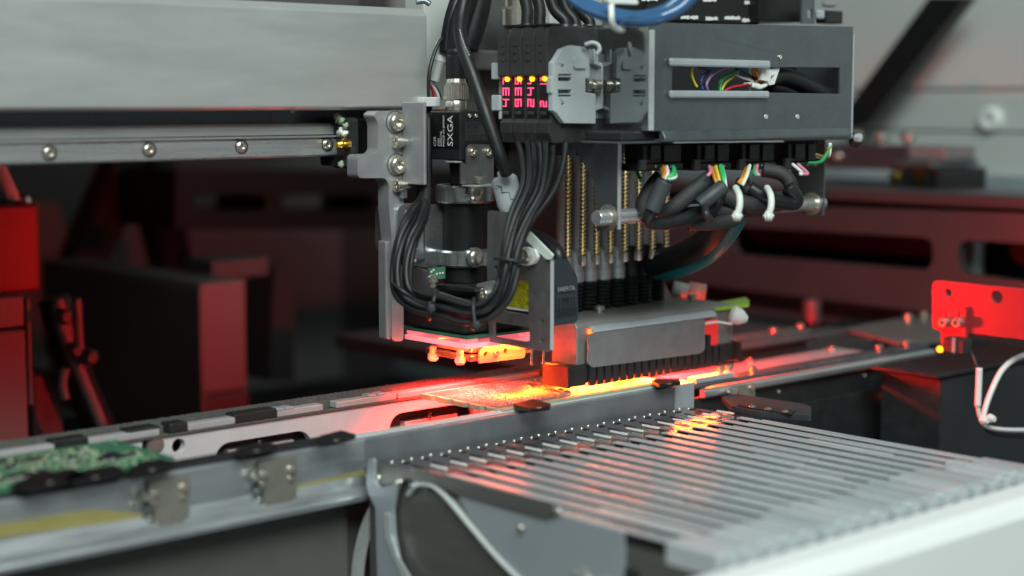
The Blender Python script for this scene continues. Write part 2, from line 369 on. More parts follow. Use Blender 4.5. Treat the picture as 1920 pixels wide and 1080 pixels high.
lathe('ring', P(1726, 331, X=1.31), NX, [(.006, 0), (.007, .002), (.0045, .002), (0, .001)], 'brass', sd, 14)
rl = thing('rear_rail', 'dark linear rail low along the wall below the bearing block', 'rail')
boxX('rail', 1400, 338, 1672, 372, 1.33, .05, 'beam_paint', rl, .002); boxX('rail_base', 1400, 376, 2100, 396, 1.34, .06, 'black_satin', rl, .001)
boxX('red_strip', 1775, 361, 2080, 384, 1.36, .02, 'beam_paint', rl, .001)
rp = thing('sensor_plate', 'flat red mounting plate with two round holes at right', 'plate')
XR = 1.0
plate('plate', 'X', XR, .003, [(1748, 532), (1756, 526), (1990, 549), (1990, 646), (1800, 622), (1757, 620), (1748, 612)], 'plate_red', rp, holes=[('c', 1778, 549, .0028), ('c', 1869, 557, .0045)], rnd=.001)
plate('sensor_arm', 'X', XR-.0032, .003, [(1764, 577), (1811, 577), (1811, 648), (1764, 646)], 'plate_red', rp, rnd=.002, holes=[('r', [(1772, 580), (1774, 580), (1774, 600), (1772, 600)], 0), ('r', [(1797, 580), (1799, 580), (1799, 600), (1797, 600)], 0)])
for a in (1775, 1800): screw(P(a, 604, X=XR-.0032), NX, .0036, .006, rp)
sn = thing('photo_sensor', 'small dark sensor with an amber lamp hanging from the red plate', 'sensor')
boxX('body', 1767, 634, 1808, 664, XR-.012, .010, 'black_plastic', sn, .0012)
boxX('clip', 1784, 633, 1790, 662, XR-.0135, .0015, 'grey_dark_plastic', sn, .0003)
lathe('lamp', P(1765, 655, X=XR-.008)+V((0, 0, 0)), (P(1740, 655, X=XR-.008)-P(1765, 655, X=XR-.008)), [(.0022, 0), (.0022, .002), (.0012, .003), (0, .0032)], 'led_orange', sn, 12)
tube('lead', [P(1806, 652, X=XR-.005), P(1822, 664, X=XR-.005), P(1832, 690, X=XR-.006), P(1834, 712, X=XR-.006)], .0011, 'rubber', sn)
wc = thing('white_cable', 'white sleeved cable looping beside the black column at right', 'cable')
tube('sleeve', yp(.60, (1836, 690), (1835, 720), (1833, 762)), .0022, 'white_plastic', wc)
tube('cable', yp(.60, (1833, 762), (1838, 785), (1850, 800), (1890, 806), (1960, 806)), .0015, 'white_plastic', wc)
tube('cable', yp(.602, (1930, 664), (1905, 672), (1878, 695), (1856, 740), (1844, 780), (1846, 796)), .0019, 'white_plastic', wc)
tube('lower_cable', yp(.605, (1838, 790), (1860, 812), (1900, 818), (1960, 820)), .0015, 'rubber', wc)
for a, b in ((1840, 787), (1853, 784)): lathe('tie_head', P(a, b, Y=.597), NY, [(.0028, 0), (.0032, .002), (.0020, .005), (0, .005)], 'white_plastic', wc, 8)
kc = thing('black_column', 'black square column behind the white cable', 'column')
boxY('column', 1762, 690, 1990, 960, .64, .05, 'black_plastic', kc, .001); boxY('cap', 1758, 681, 1990, 689, .637, .055, 'black_satin', kc, .001)

# ================================================================== gantry beam, upper left
gb = thing('gantry_beam', 'large pale aluminium beam across the upper left with linear rail', 'beam')
YB = .80
xl, xr = P(-260, 100, Y=YB).x, P(801, 110, Y=YB).x
zt, zb = P(800, 16, Y=YB).z, P(700, 206, Y=YB).z
prism('beam_body', 'X', xl, xr, [(YB, zb+.002), (YB+.002, zb), (YB+.12, zb), (YB+.12, zt), (YB+.004, zt), (YB, zt-.004)], 'alu_paint', gb, .0008)
z2 = P(300, 241, Y=.818).z
box('recess_panel', (xl, .832, z2-.008), (P(700, 225, Y=.832).x, .86, zb-.0005), 'zinc', gb, 0)
z3 = P(300, 257, Y=.818).z; xq = P(668, 250, Y=.818).x
prism('rail_ledge', 'X', xl, xq, [(.818, z3), (.86, z3-.004), (.86, z2+.002), (.820, z2+.002), (.818, z2)], 'alu_paint', gb)
z4, z5 = P(300, 259, Y=.815).z, P(300, 302, Y=.815).z; h = z4-z5
lr = prism('linear_rail', 'X', xl, xq, [(.815, z5+h*.12), (.8152, z5+h*.80), (.8175, z5+h*.83), (.8175, z5+h*.88), (.815, z5+h*.91), (.8155, z4), (.835, z4), (.835, z5), (.8165, z5), (.8165, z5+h*.05), (.815, z5+h*.08)], 'rail_steel', gb, .0002)
for a, b in ((-98, 292), (93, 287), (280, 281), (453, 275), (614, 271)):
    c = P(a, b, Y=.815)
    lathe('bolt_hole', c+V((0, .002, 0)), NY, [(.0043, 0), (.0043, .0022), (.0036, .0022), (.0035, .0008), (0, .0008)], 'dark_hole', lr, 20)
    screw(c+V((0, .0006, 0)), NY, .0029, .0017, lr)
screw(P(545, 205, Y=.826), NY, .0022, .002, gb)
tube('end_hook', pd((806, 8, 1.03), (796, 2, 1.03), (780, 4, 1.03)), .0018, 'zinc', gb)

# ---- rail slider with grease
sr = thing('rail_slider', 'black bearing slider with brass nipple and white grease on rail', 'slider')
Xs = P(690, 270, Y=.797).x
box('body', (Xs, .797, P(690, 318, Y=.797).z), (Xs+.05, .833, P(690, 222, Y=.797).z), 'black_satin', sr, .0012)
Xe = Xs-.004
plate2('end_seal', 'X', Xe-.006, .0058, rr2(.801, P(660, 312, X=Xe).z, .832, P(660, 220, X=Xe).z, .003), [], 'black_plastic', sr)
lathe('grease_nipple', P(652, 271, X=Xe-.006), NX, [(.0040, 0), (.0040, .0025), (.0025, .003), (.0032, .006), (.0020, .0085), (0, .0085)], 'brass', sr, 16)
for a, b, r in ((640, 246, .0028), (646, 250, .0022), (637, 252, .0018), (634, 221, .003), (641, 226, .0022), (640, 308, .002), (648, 236, .002)):
    bm = bmesh.new(); bmesh.ops.create_icosphere(bm, subdivisions=2, radius=r)
    for v in bm.verts: v.co = v.co*(1+random.uniform(-.35, .35)) + P(a, b, X=Xe-.007)
    fin('grease', bm, 'white_plastic' if b > 240 and b < 260 else 'pcb_edge', sr, 0, True)

# ---- cast mounting bracket
cb = thing('mounting_bracket', 'grey cast aluminium bracket bolted between the rail slider and camera', 'bracket')
YC = .785
plate('cast_plate', 'Y', YC, .0105, [(700, 216), (708, 208), (757, 208), (757, 640), (735, 640), (735, 452), (729, 385), (729, 345), (722, 334), (671, 334), (671, 290), (702, 289), (709, 282), (709, 230)], 'cast_alu', cb, rnd=.003, bevel=.0008)
Xp = P(753, 280, Y=YC).x
box('side_plate', (Xp, P(795, 270, X=Xp).y, P(775, 346, X=Xp).z), (Xp+.0022, YC-.0005, P(775, 191, X=Xp).z), 'cast_alu', cb, .0006)
for a, b in ((741, 229), (743, 309)):
    c = P(a, b, Y=YC); lathe('counterbore', c+V((0, .002, 0)), NY, [(.0072, 0), (.0072, .0022), (.0064, .0024), (.0060, .001), (0, .001)], 'cast_dark', cb); screw(c, NY, .0052, .0042, cb)
for a, b in ((756, 266), (757, 347)):
    c = P(a, b, X=Xp-.001); lathe('spacer', c, NX, [(.0026, -.004), (.0026, .001), (.0034, .001), (.0034, .0035), (0, .0035)], 'screw_steel', cb, 14); screw(c+NX*.0035, NX, .0040, .003, cb)
boxY('foot', 724, 452, 734, 636, YC+.001, .008, 'cast_alu', cb, .001)
boxY('pin_clip', 754, 348, 764, 372, YC-.004, .003, 'cast_shiny', cb, .0005)

# ================================================================== vision camera
vc = thing('vision_camera', 'small black square camera marked SXGA with a silver round plug', 'camera')
Xv = .650; Yv = P(863, 250, X=Xv).y
zt, zb = P(863, 208, X=Xv).z, P(863, 301, X=Xv).z
yl = P(806, 250, X=Xv).y; xr = P(944, 250, Y=Yv).x
box('body', (Xv, Yv, zb), (xr, yl, zt), 'black_plastic', vc, .0008)
f1 = plate('side_panel', 'X', Xv-.0008, .0007, [(811, 211), (859, 212), (859, 277), (811, 274)], 'black_satin', vc, rnd=.0006, bevel=.0002)
XT = Xv-.0010
def vtext(s, xpx, ypx, cap, length=None):
    c = P(xpx, ypx, X=XT); t = text(s, c, (0, 0, 1), (0, 1, 0), cap/.70, 'print_white', f1)
    if length:
        zs = [v.co.z for v in t.data.vertices]; k = length/(max(zs)-min(zs))
        for v in t.data.vertices: v.co.z = c.z+(v.co.z-c.z)*k
vtext('CIS', 817.5, 275, .0024, px(18)); vtext('G20', 824, 275, .0017, px(15)); vtext('ANALOG', 828.5, 275, .0017, px(29)); vtext('MADE IN JAPAN', 833.5, 275, .0017, px(57)); vtext('SXGA', 849, 275, .0050, px(57))
for a in (880, 892): screw(P(a, 217, Y=Yv), NY, .0013, .0008, vc)
lb = plate('rating_label', 'Y', Yv-.0004, .0003, [(873, 229), (930, 228), (930, 263), (873, 264)], 'label_grey', vc, rnd=.0006, bevel=0)
for s, yy, sz in (('CC-G20S20UK', 253, .0042), ('12V 2.3W', 243.5, .0032), ('2001266', 235.5, .0034), ('MADE IN JAPAN', 230, .0024)):
    c = P(875.5, yy, Y=Yv-.0006); text(s, c+V((0, 0, 0)), (-1, 0, 0), (0, 0, -1), sz, 'print_black', lb, align='RIGHT', wx=.8)
# round plug and its cable boot
cp = P(855, 204, Y=.782); cx, cy = cp.x, cp.y
def zc(y): return P(855, y, Y=cy).z
pr = [(.0062, 0), (.0066, zc(196)-zc(204)), (.0066, zc(186)-zc(204)), (.0062, zc(185)-zc(204))]
lathe('plug_collar', (cx, cy, zc(207)), NZ, [(.0064, 0), (.0066, .001), (.0066, .0055), (.0063, .0060), (0, .006)], 'screw_steel', vc, 32)
bm = bmesh.new(); n = 60; z0, z1 = zc(186), zc(160); rings = []
for z in [z0+(z1-z0)*t/10 for t in range(11)]:
    rings.append([bm.verts.new((cx+(.0074+(.00022 if k % 2 else 0))*math.cos(2*math.pi*k/n), cy+(.0074+(.00022 if k % 2 else 0))*math.sin(2*math.pi*k/n), z)) for k in range(n)])
for a, b in zip(rings, rings[1:]):
    for k in range(n): bm.faces.new((a[k], a[(k+1) % n], b[(k+1) % n], b[k]))
bm.faces.new(rings[0][::-1]); bm.faces.new(rings[-1]); fin('knurled_ring', bm, 'screw_steel', vc)
lathe('plug_neck', (cx, cy, zc(160)), NZ, [(.0070, .0001), (.0070, .0014), (.0064, .0018), (.0060, zc(148)-zc(160)), (0, zc(148)-zc(160))], 'screw_steel', vc, 32)
lathe('cable_boot', (cx, cy, zc(148)), NZ, [(.0061, .0001), (.0063, .003), (.0062, zc(106)-zc(148)), (.0055, zc(103)-zc(148)), (0, zc(103)-zc(148))], 'rubber', vc, 24)
# lens barrel
LX, LY = P(872, 420, Y=.775).x, .775
def zl(y): return P(872, y, Y=LY).z
ln = lathe('lens_barrel', (LX, LY, zl(529)), NZ, [(.0125, 0), (.0136, .001), (.0136, zl(382)-zl(529)), (.0130, zl(380)-zl(529)), (.0090, zl(378)-zl(529)), (.0090, zb-zl(529)), (0, zb-zl(529))], 'black_satin', vc, 48)
lathe('focus_ring', (LX, LY, zl(344)), NZ, [(.0096, 0), (.0096, .004), (.0093, .0044), (.0093, .009), (.0096, .0093), (.0096, zb-zl(344)), (0, zb-zl(344))], 'black_plastic', vc, 40)
# sheet bracket on the camera
cs = thing('camera_clip', 'folded grey steel clip with two screws below the camera label', 'bracket')
plate('clip_plate', 'Y', Yv-.003, .0015, [(876, 278), (882, 271), (922, 271), (926, 276), (926, 345), (865, 345), (865, 302), (876, 310)], 'sheet_steel', cs, rnd=.0006)
box('fold', (P(853, 303, Y=Yv-.003).x, Yv-.003, P(860, 304.5, Y=Yv).z), (P(866, 303, Y=Yv-.003).x, Yv+.006, P(860, 302, Y=Yv).z), 'edge_bright', cs, .0002)
box('foot', (P(865, 345, Y=Yv-.003).x, Yv-.0165, P(880, 348, Y=Yv).z), (P(926, 345, Y=Yv-.003).x, Yv-.0032, P(880, 345.5, Y=Yv).z), 'edge_bright', cs, .0003)
for a in (885, 915): screw(P(a, 285, Y=Yv-.003), NY, .0026, .0024, cs)
lathe('stud', P(899, 343, Y=Yv-.010), NZ, [(.0022, 0), (.0022, .0016), (.0034, .0017), (.0034, .0036), (.003, .0040), (0, .0040)], 'screw_steel', cs, 14)
# clamps on the lens
lc = thing('lens_clamp', 'shiny cast clamp with two rings and big screws around the lens', 'clamp')
for (y0, y1) in ((346, 379), (467, 498)):
    bm = bmesh.new(); n = 48; R0, R1 = .0138, .0185 if y0 < 400 else .0172
    lo, hi = zl(y1), zl(y0); k_ = .0012
    prof = [(R0, lo), (R1-k_, lo), (R1, lo+k_), (R1, hi-k_), (R1-k_, hi), (R0, hi)]
    rings = [[bm.verts.new((LX+r*math.cos(2*math.pi*k/n), LY+r*math.sin(2*math.pi*k/n), z)) for k in range(n)] for r, z in prof]
    for a, b in zip(rings, rings[1:]+rings[:1]):
        for k in range(n): bm.faces.new((a[k], a[(k+1) % n], b[(k+1) % n], b[k]))
    o = fin('clamp_ring', bm, 'cast_shiny', lc, 0, True); e = o.modifiers.new('edges', 'EDGE_SPLIT'); e.split_angle = math.radians(35)
    ym = (y0+y1)/2
    boxY('lug', 884, y0+1, 926, y1-1, LY-.017, .012, 'cast_shiny', lc, .0018)
    c = P(889, ym, Y=LY-.017); lathe('screw_seat', c, NY, [(.0062, -.001), (.0062, .0015), (.0052, .0020), (0, .002)], 'cast_shiny', lc); screw(c+NY*.0018, NY, .0050, .0022, lc, socket=False)
plate('cast_arm', 'Y', LY+.008, .022, [(745, 384), (835, 384), (835, 500), (790, 502), (757, 492), (745, 470)], 'cast_shiny', lc, rnd=.006, bevel=.003)
boxY('web', 775, 392, 800, 494, LY+.003, .006, 'cast_shiny', lc, .0025)
# circuit card and brackets under the lens
up = thing('light_carrier', 'black carrier with slanted steel ears between lens and ring light', 'carrier')
boxX('housing', 752, 556, 872, 618, .641, .050, 'black_matte', up, .0015)
plate('steel_ear', 'X', .636, .0016, [(775, 500), (800, 508), (815, 545), (880, 566), (885, 590), (850, 572), (800, 560), (775, 545)], 'sheet_steel', up, rnd=.001)
plate('top_plate', 'X', .645, .030, [(812, 533), (890, 540), (892, 548), (812, 542)], 'black_plastic', up)
cdk = plate('small_card', 'Y', .758, .0016, [(803, 503), (835, 500), (835, 522), (808, 525)], 'pcb_green', up, bevel=0)
for a, b in ((808, 508), (812, 505), (818, 512), (824, 511), (829, 510)): boxY('print_mark', a, b, a+2.5, b+3, .7576, .0003, 'print_white', cdk, 0)
lathe('standoff', P(811, 538, Y=.752), NZ, [(.0022, 0), (.0022, .003), (.0034, .003), (.0034, .006), (.002, .007), (0, .007)], 'screw_steel', up, 14)
plate('screw_tab', 'X', .652, .0014, [(893, 532), (926, 525), (926, 572), (905, 580), (896, 574), (893, 560)], 'cast_alu', up, rnd=.002)
screw(P(912, 552, X=.652), NX, .0040, .0034, up)
# ================================================================== red ring light
rg = thing('ring_light', 'square ring light glowing pink under a green board below the lens', 'lamp')
Xr, Yr = .640, P(876, 633, X=.640).y; yb = P(750, 612, X=Xr).y; zg = P(876, 637, X=Xr).z
box('led_board', (Xr, Yr, zg), (Xr+.060, yb, zg+.0016), 'pcb_green', rg, .0002)
zd = P(878, 655, X=Xr).z
d0, d1 = .0028, .016
bm = bmesh.new()
xa, xb_, ya, yb2 = Xr+.0015, Xr+.058, Yr+.0015, yb-.004
plate2('diffuser_frame', 'Z', zd, zg-.0030-zd, rr2(xa-.002, ya-.002, xb_, yb2, .002), [rr2(xa+.012, ya+.012, xb_-.012, yb2-.012, .008)], 'diffuser', rg, .0006)
for a, b in ((xa+.002, ya+.002), (xa+.002, yb2-.006), (xb_-.006, ya+.002)):
    box('post', (a, b, zg-.0029), (a+.008, b+.008, zg-.0001), 'diffuser', rg, .0004)
bm.free()
lw = thing('lower_lamp', 'orange glowing metal lamp block with bent ear under the ring light', 'lamp')
zo0, zo1 = P(850, 668, X=.655).z, zd-.0004
box('block', (.653, .752, zo0+.004), (.700, .790, zo1), 'cast_alu', lw, .001)
box('base', (.650, .749, zo0-.0005), (.702, .792, zo0+.0035), 'zinc', lw, .001)
ye = .7465
plate('bent_ear', 'Y', ye, .0014, [(898, 682), (899, 658), (908, 650), (985, 640), (985, 671)], 'cast_alu', lw, rnd=.002, holes=[('c', 911, 664, .0016), ('c', 948, 658, .0016)])
screw(P(929.5, 662, Y=ye), NY, .0020, .0014, lw)
for a, b in ((863, 676), (812, 669)):
    c = P(a, b, X=.648 if a > 850 else .650); lathe('foot_stud', c+V((0, 0, .0065)), -NZ, [(.0022, 0), (.0022, .004), (.0032, .0045), (.0034, .0075), (.0022, .009), (0, .009)], 'white_plastic', lw, 16)
for a, b in ((997, 662), (1019, 660)):
    c = P(a, b, Y=.735); lathe('pin', c, -NZ, [(.0014, -.004), (.0008, 0), (.0007, .0055), (.0011, .0062), (.0011, .0072), (0, .0078)], 'screw_steel', lw, 12)
lamp('ring_lamp', 'AREA', (.668, .776, zo0-.002), 1.25, (1.0, 0.024, 0.020), .040, .040, (.668, .776, .8), 125)
lamp('gap_lamp', 'AREA', (.690, .7445, zo0+.002), 0.34, (1.0, 0.10, 0.008), .014, .044, (.692, .7445, .8), 60)
lamp('ring_strip_front', 'AREA', (.668, Yr+.0015, zd-.0012), 0.10, (1.0, 0.09, 0.006), .050, .002, (.668, Yr+.012, zd-.009))
lamp('ring_strip_left', 'AREA', (Xr+.0015, .771, zd-.0012), 0.07, (1.0, 0.09, 0.006), .002, .055, (Xr+.012, .771, zd-.009))

# ================================================================== laser sensor on its bracket
ls = thing('laser_bracket', 'grey steel plate with cutouts holding the yellow labelled laser', 'bracket')
XL = .655
plate('plate', 'X', XL, .0022, [(914, 395), (955, 398), (962, 404), (978, 442), (1030, 486), (1031, 655), (1025, 660), (918, 641), (915, 590), (913, 520)], 'sheet_steel', ls, rnd=.0012, bevel=.0003,
      holes=[('r', [(945, 523), (991, 527), (991, 591), (942, 583)], .001), ('r', [(925, 604), (993, 614), (993, 643), (925, 632)], .0014), ('c', 930, 502, .0015), ('c', 1016, 602, .0015), ('c', 1016, 639, .0015)])
zt_, zb_ = P(1032, 488, X=XL).z, P(1032, 660, X=XL).z; ye_ = P(1031.5, 570, X=XL).y
box('flange_edge', (XL-.0002, ye_-.0007, zb_+.001), (XL+.0024, ye_-.0001, zt_), 'edge_bright', ls, .0002)
plate('clear_strap', 'X', XL-.0018, .0014, [(985, 437), (992, 434), (1036, 478), (1032, 487), (1024, 486), (981, 446)], 'clear_tie', ls, rnd=.001)
plate('cable_clamp', 'X', XL-.0036, .0030, [(967, 468), (985, 463), (1002, 468), (1007, 482), (1000, 495), (985, 499), (966, 492), (966, 488), (975, 486), (976, 474)], 'white_plastic', ls, rnd=.002)
screw(P(988, 479, X=XL-.0036), NX, .0045, .0034, ls)
lm = thing('laser_module', 'blue black plastic module embossed 5445917A with vent slots', 'laser')
YM = .6895
plate('shell', 'Y', YM, .026, [(1036, 500), (1044, 487), (1066, 487), (1083, 520), (1084, 598), (1078, 606), (1036, 611)], 'module_plastic', lm, rnd=.0012, bevel=.0010)
zz = P(1060, 545, Y=YM).z
plate('name_plate', 'Y', YM-.0005, .0004, [(1044, 537), (1078, 534), (1078, 547), (1044, 550)], 'black_plastic', lm, bevel=0)
c = P(1045, 547.5, Y=YM-.0008); t = text('5445917A', c, (1, 0, 0), (0, 0, 1), .0042, 'print_dim', lm)
xs = [v.co.x for v in t.data.vertices]; k = (P(1076, 545, Y=YM).x-c.x)/(max(xs)-min(xs))
for v in t.data.vertices: v.co.x = c.x+(v.co.x-c.x)*k; v.co.z += (v.co.x-c.x)*.0
plate('emblem', 'Y', YM-.0004, .0003, [(1054, 560), (1069, 557), (1062, 569)], 'dark_hole', lm, bevel=0)
for i in range(7):
    a = 1045.5+5.6*i; b = 562+abs(i-3)*-2+6 - i*.6
    plate('vent_slot', 'Y', YM-.0004, .0003, [(a, 580-i*.7), (a+1.8, 580-i*.7), (a+1.8, 594-i*.7), (a, 594-i*.7)], 'dark_hole', lm, bevel=0)
    plate('vent_rib', 'Y', YM-.0007, .0006, [(a-1.5, b-4), (a-.3, b-4), (a-.3, 597-i*.7), (a-1.5, 597-i*.7)], 'module_plastic', lm, bevel=0)
yl_ = plate('warning_label', 'X', XL+.003, .0006, [(940, 522), (993, 527), (993, 580), (938, 573)], 'label_yellow', lm, bevel=0)
for i, s in enumerate(('2 LASER PROD', 'MAXIMUM OUTPUT', 'PULSE DURATION', 'WAVE LENGTH', 'MEDIUM: SEMICONDUCTOR', 'IEC 60825-1:2001')):
    c = P(950-i*1.2, 537.5+i*7, X=XL+.0027); text(s, c, (0, -1, -.02), (0, 0, 1), .0034, 'print_olive', yl_, wx=.75)
boxX('label_border', 938, 577, 994, 581, XL+.003, .0005, 'white_plastic', lm, 0)
box('inner_body', (XL+.0036, YM+.006, P(960, 590, X=XL).z), (XL+.024, .732, P(960, 522, X=XL).z), 'black_plastic', lm, .0005)
tube('lead', pd((1052, 500, .972), (1045, 474, .972), (1031, 458, .98), (1012, 447, .985), (990, 440, .99)), .0042, 'rubber', lm, 14)

# ---- grey cable gland
gl = thing('cable_gland', 'grey plastic hinged cable gland with hex nut beside the lens', 'gland')
g0, g1 = P(944, 330, D=.985), P(968, 425, D=.985); ax = (g1-g0)
L = ax.length
lathe('shell', g0, ax, [(.006, 0), (.0078, .002), (.0080, L*.55), (.0072, L*.62), (.0062, L*.95), (.005, L), (0, L)], 'grey_plastic', gl, 28)
lathe('nut', P(942, 319, D=.985), ax, [(.0022, 0), (.0036, .001), (.0036, .0042), (.003, .0045), (0, .0045)], 'grey_plastic', gl, 6)
tt = (P(957, 360, D=.9769)-P(935, 350, D=.9769))
for a0, b0, a1, b1 in ((930, 348, 940, 350), (940, 350, 941, 361), (941, 361, 955, 361), (955, 361, 957, 374), (957, 374, 976, 375)):
    tube('seam', [P(a0, b0, D=.9772), P(a1, b1, D=.9772)], .00025, 'dark_hole', gl, 6)

# ================================================================== sensor amplifiers on their rail
XA = .665
SEG = {'0': 'abcdef', '1': 'bc', '2': 'abged', '3': 'abgcd', '4': 'fgbc', '5': 'afgcd', '6': 'afgedc', '7': 'abc', '8': 'abcdefg', '9': 'abcdfg', ' ': ''}
def digits(sx, x0, y0, m, parent, X, h=.0058, w=.0050, pitch=.0066):
    """seven-segment digits turned a quarter: they read upwards"""
    o = P(x0, y0, X=X); bm = bmesh.new(); t = .00105; d = .0003
    for i, ch in enumerate(sx):
        for g in SEG[ch]:
            # local u (reading dir) 0..w, v (glyph up) 0..h
            u0, v0, u1, v1 = {'a': (0, h-t, w, h), 'd': (0, 0, w, t), 'g': (0, h/2-t/2, w, h/2+t/2), 'b': (w-t, h/2, w, h), 'c': (w-t, 0, w, h/2), 'f': (0, h/2, t, h), 'e': (0, 0, t, h/2)}[g]
            q = .00025
            zz0, zz1 = o.z+i*pitch+u0+q, o.z+i*pitch+u1-q; ya, yb = o.y+v0+q, o.y+v1-q
            abox(bm, (X-d, min(ya, yb), min(zz0, zz1)), (X, max(ya, yb), max(zz0, zz1)))
    return fin('digits', bm, m, parent)
yA, yB_ = P(1029, 160, X=XA).y, P(935, 160, X=XA).y
wA = (yB_-yA)/4
zA = lambda y: P(985, y, X=XA).z
names = [('sensor_amplifier', 'black sensor amplifier showing red digits 437, farthest left of four', '437'), ('sensor_amplifier', 'black sensor amplifier showing red digits 935, second from left', '935'),
         ('sensor_amplifier', 'black sensor amplifier showing red digits 244, third from left', '244'), ('sensor_amplifier', 'black sensor amplifier showing red 2 13, next to grey end clamp', '2 13')]
for i, (nm, lab, dg) in enumerate(names):
    a = thing(nm, lab, 'amplifier', 'sensor amplifiers side by side')
    y0 = yB_-wA*(i+1)+.0003; y1 = yB_-wA*i-.0003
    zt, zb = zA(50), zA(268)
    # side profile in X,Z extruded along Y (upper hood is proud, display set back)
    pr = [(XA+.004, zt), (XA+.045, zt), (XA+.045, zb), (XA+.004, zb), (XA+.0005, zb+.006), (XA+.0005, zA(228)), (XA+.0022, zA(226)), (XA+.0022, zA(146)), (XA-.0012, zA(142)), (XA-.0014, zt-.006), (XA, zt-.0015)]
    prism('case', 'Y', y0, y1, pr, 'amp_plastic', a, .0006)
    XD = XA+.0022
    box('display_window', (XD-.0002, y0+.0012, zA(222)), (XD, y1-.0012, zA(150)), 'black_satin', a, 0)
    box('top_cap', (XA+.002, y0+.0018, zt+.0001), (XA+.012, y1-.0018, zt+.0016), 'black_satin', a, .0005)
    for yy in (78, 92, 106): box('button', (XA-.0020, y0+.0035, zA(yy+8)), (XA-.0013, y1-.0035, zA(yy)), 'amp_plastic', a, .0003)
    dc = (y0+y1)/2
    dobj = digits(dg, 0, 0, 'digit', a, XD-.0003)
    o_ = P(0, 0, X=XD-.0003)
    dz = zA(201)-o_.z; dy = (dc-.0020)-o_.y
    sc = 1.0 if len(dg) == 3 else .76
    for v in dobj.data.vertices: v.co.z = zA(201)+(v.co.z-o_.z)*sc; v.co.y += dy
    lathe('lamp', (XD-.0001, dc-.0006, zA(147.5)), NX, [(.0016, 0), (.0016, .0012), (.0008, .002), (0, .002)], 'led_orange', a, 14)
    box('lower_key', (XA+.0001, y0+.003, zA(216)), (XD-.0003, y1-.003, zA(209)), 'amp_plastic', a, .0005)
yE = yA-.0005
ec = thing('end_clamp', 'pale grey plastic end clamp with slots beside the red displays', 'clamp')
plate('clamp_plate', 'Y', yE-.004, .004, [(1037, 118), (1043, 110), (1054, 92), (1072, 85), (1096, 88), (1104, 97), (1106, 104), (1106, 146), (1098, 147), (1098, 173), (1117, 176), (1117, 232), (1058, 231), (1044, 212), (1037, 207), (1037, 176), (1034, 174), (1034, 146), (1037, 144)], 'grey_plastic', ec, bevel=.0006,
      holes=[('r', [(1047, 139), (1072, 139), (1072, 142), (1047, 142)], 0), ('r', [(1047, 145), (1072, 145), (1072, 152), (1047, 152)], 0), ('r', [(1047, 168), (1072, 168), (1072, 175), (1047, 175)], 0), ('r', [(1047, 178), (1072, 178), (1072, 181), (1047, 181)], 0), ('c', 1055.5, 124, .0011), ('c', 1055.5, 195, .0011)])
plate('raised_boss', 'Y', yE-.0055, .0014, [(1077, 108), (1086, 106), (1096, 110), (1100, 116), (1100, 128), (1077, 128)], 'grey_plastic', ec, rnd=.002)
box('back_block', (P(1050, 160, Y=yE).x, yE+.0002, zA(222)), (XA+.040, yE+.0004, zA(100)), 'grey_dark_plastic', ec, 0)
tube('hook', pd((1096, 84, .962), (1110, 80, .962), (1121, 84, .962), (1124, 94, .962), (1117, 102, .962)), .0013, 'grey_plastic', ec)
lathe('clamp_screw', P(1098, 160, Y=yE-.002), V((1, 0, 0)), [(.0036, 0), (.0036, .003), (.0022, .0032), (.0022, .006), (.0038, .0062), (.0038, .0105), (0, .0105)], 'screw_steel', ec, 16)
dr = thing('mounting_rail', 'bent pale metal rail edge between the end clamp and steel box', 'rail')
zig = [(1116, 92), (1116, 115), (1129, 118), (1131, 125), (1131, 202), (1117, 207), (1117, 222), (1114, 222), (1114, 203), (1128, 198), (1128, 125), (1113, 119), (1113, 92)]
plate('rail', 'Y', yE-.0035, .056, zig, 'edge_bright', dr, bevel=0)
rc = thing('end_clamp', 'pale grey end clamp at the far left of the amplifiers', 'clamp')
yF = yB_+.0004
box('upper_jaw', (XA+.001, yF, zA(148)), (XA+.03, yF+.0075, zA(116)), 'grey_plastic', rc, .0006); box('lower_jaw', (XA+.001, yF, zA(208)), (XA+.03, yF+.0075, zA(178)), 'grey_plastic', rc, .0006)
box('back_bar', (XA+.006, yF, zA(177)), (XA+.03, yF+.0065, zA(149)), 'grey_dark_plastic', rc, .0006); box('toe', (XA+.002, yF, zA(224)), (XA+.02, yF+.002, zA(209)), 'grey_plastic', rc, .0003)

# ================================================================== steel electronics box
eb = thing('electronics_box', 'blue grey sheet steel box with a long slot full of wires', 'box')
YX = .655; XX = P(1222, 150, Y=YX).x
plate('front_panel', 'Y', YX, .0016, [(1222, 42), (1600, 50), (1600, 260), (1588, 262), (1240, 266), (1240, 246), (1222, 246)], 'zinc', eb, bevel=.0004,
      holes=[('r', [(1261, 125), (1575, 127), (1575, 176), (1260, 170)], .0008), ('c', 1465, 107, .0012)])
ztp, zbt = P(1230, 43, Y=YX).z, P(1230, 264, Y=YX).z; xR = P(1600, 150, Y=YX).x
plate2('side_panel', 'X', XX-.0016, .0015, [(YX+.001, P(1222, 246, Y=YX).z), (YX+.001, ztp), (YX+.085, ztp), (YX+.085, P(1222, 246, Y=YX).z)], [], 'zinc_mirror', eb, .0003)
box('corner_strip', (XX-.0022, YX-.0008, P(1222, 245, Y=YX).z), (XX+.0016, YX+.0008, ztp-.004), 'edge_bright', eb, .0004)
box('right_edge', (xR-.0016, YX-.0004, zbt+.002), (xR, YX-.0001, ztp-.0015), 'zinc_light', eb, 0)
box('right_panel', (xR-.0016, YX+.0018, zbt), (xR, YX+.085, ztp-.0025), 'zinc', eb, .0003)
box('back_panel', (XX+.002, YX+.085, zbt), (xR-.002, YX+.0866, ztp), 'black_matte', eb, 0)
xi = P(1240, 260, Y=YX).x
bm = bmesh.new()
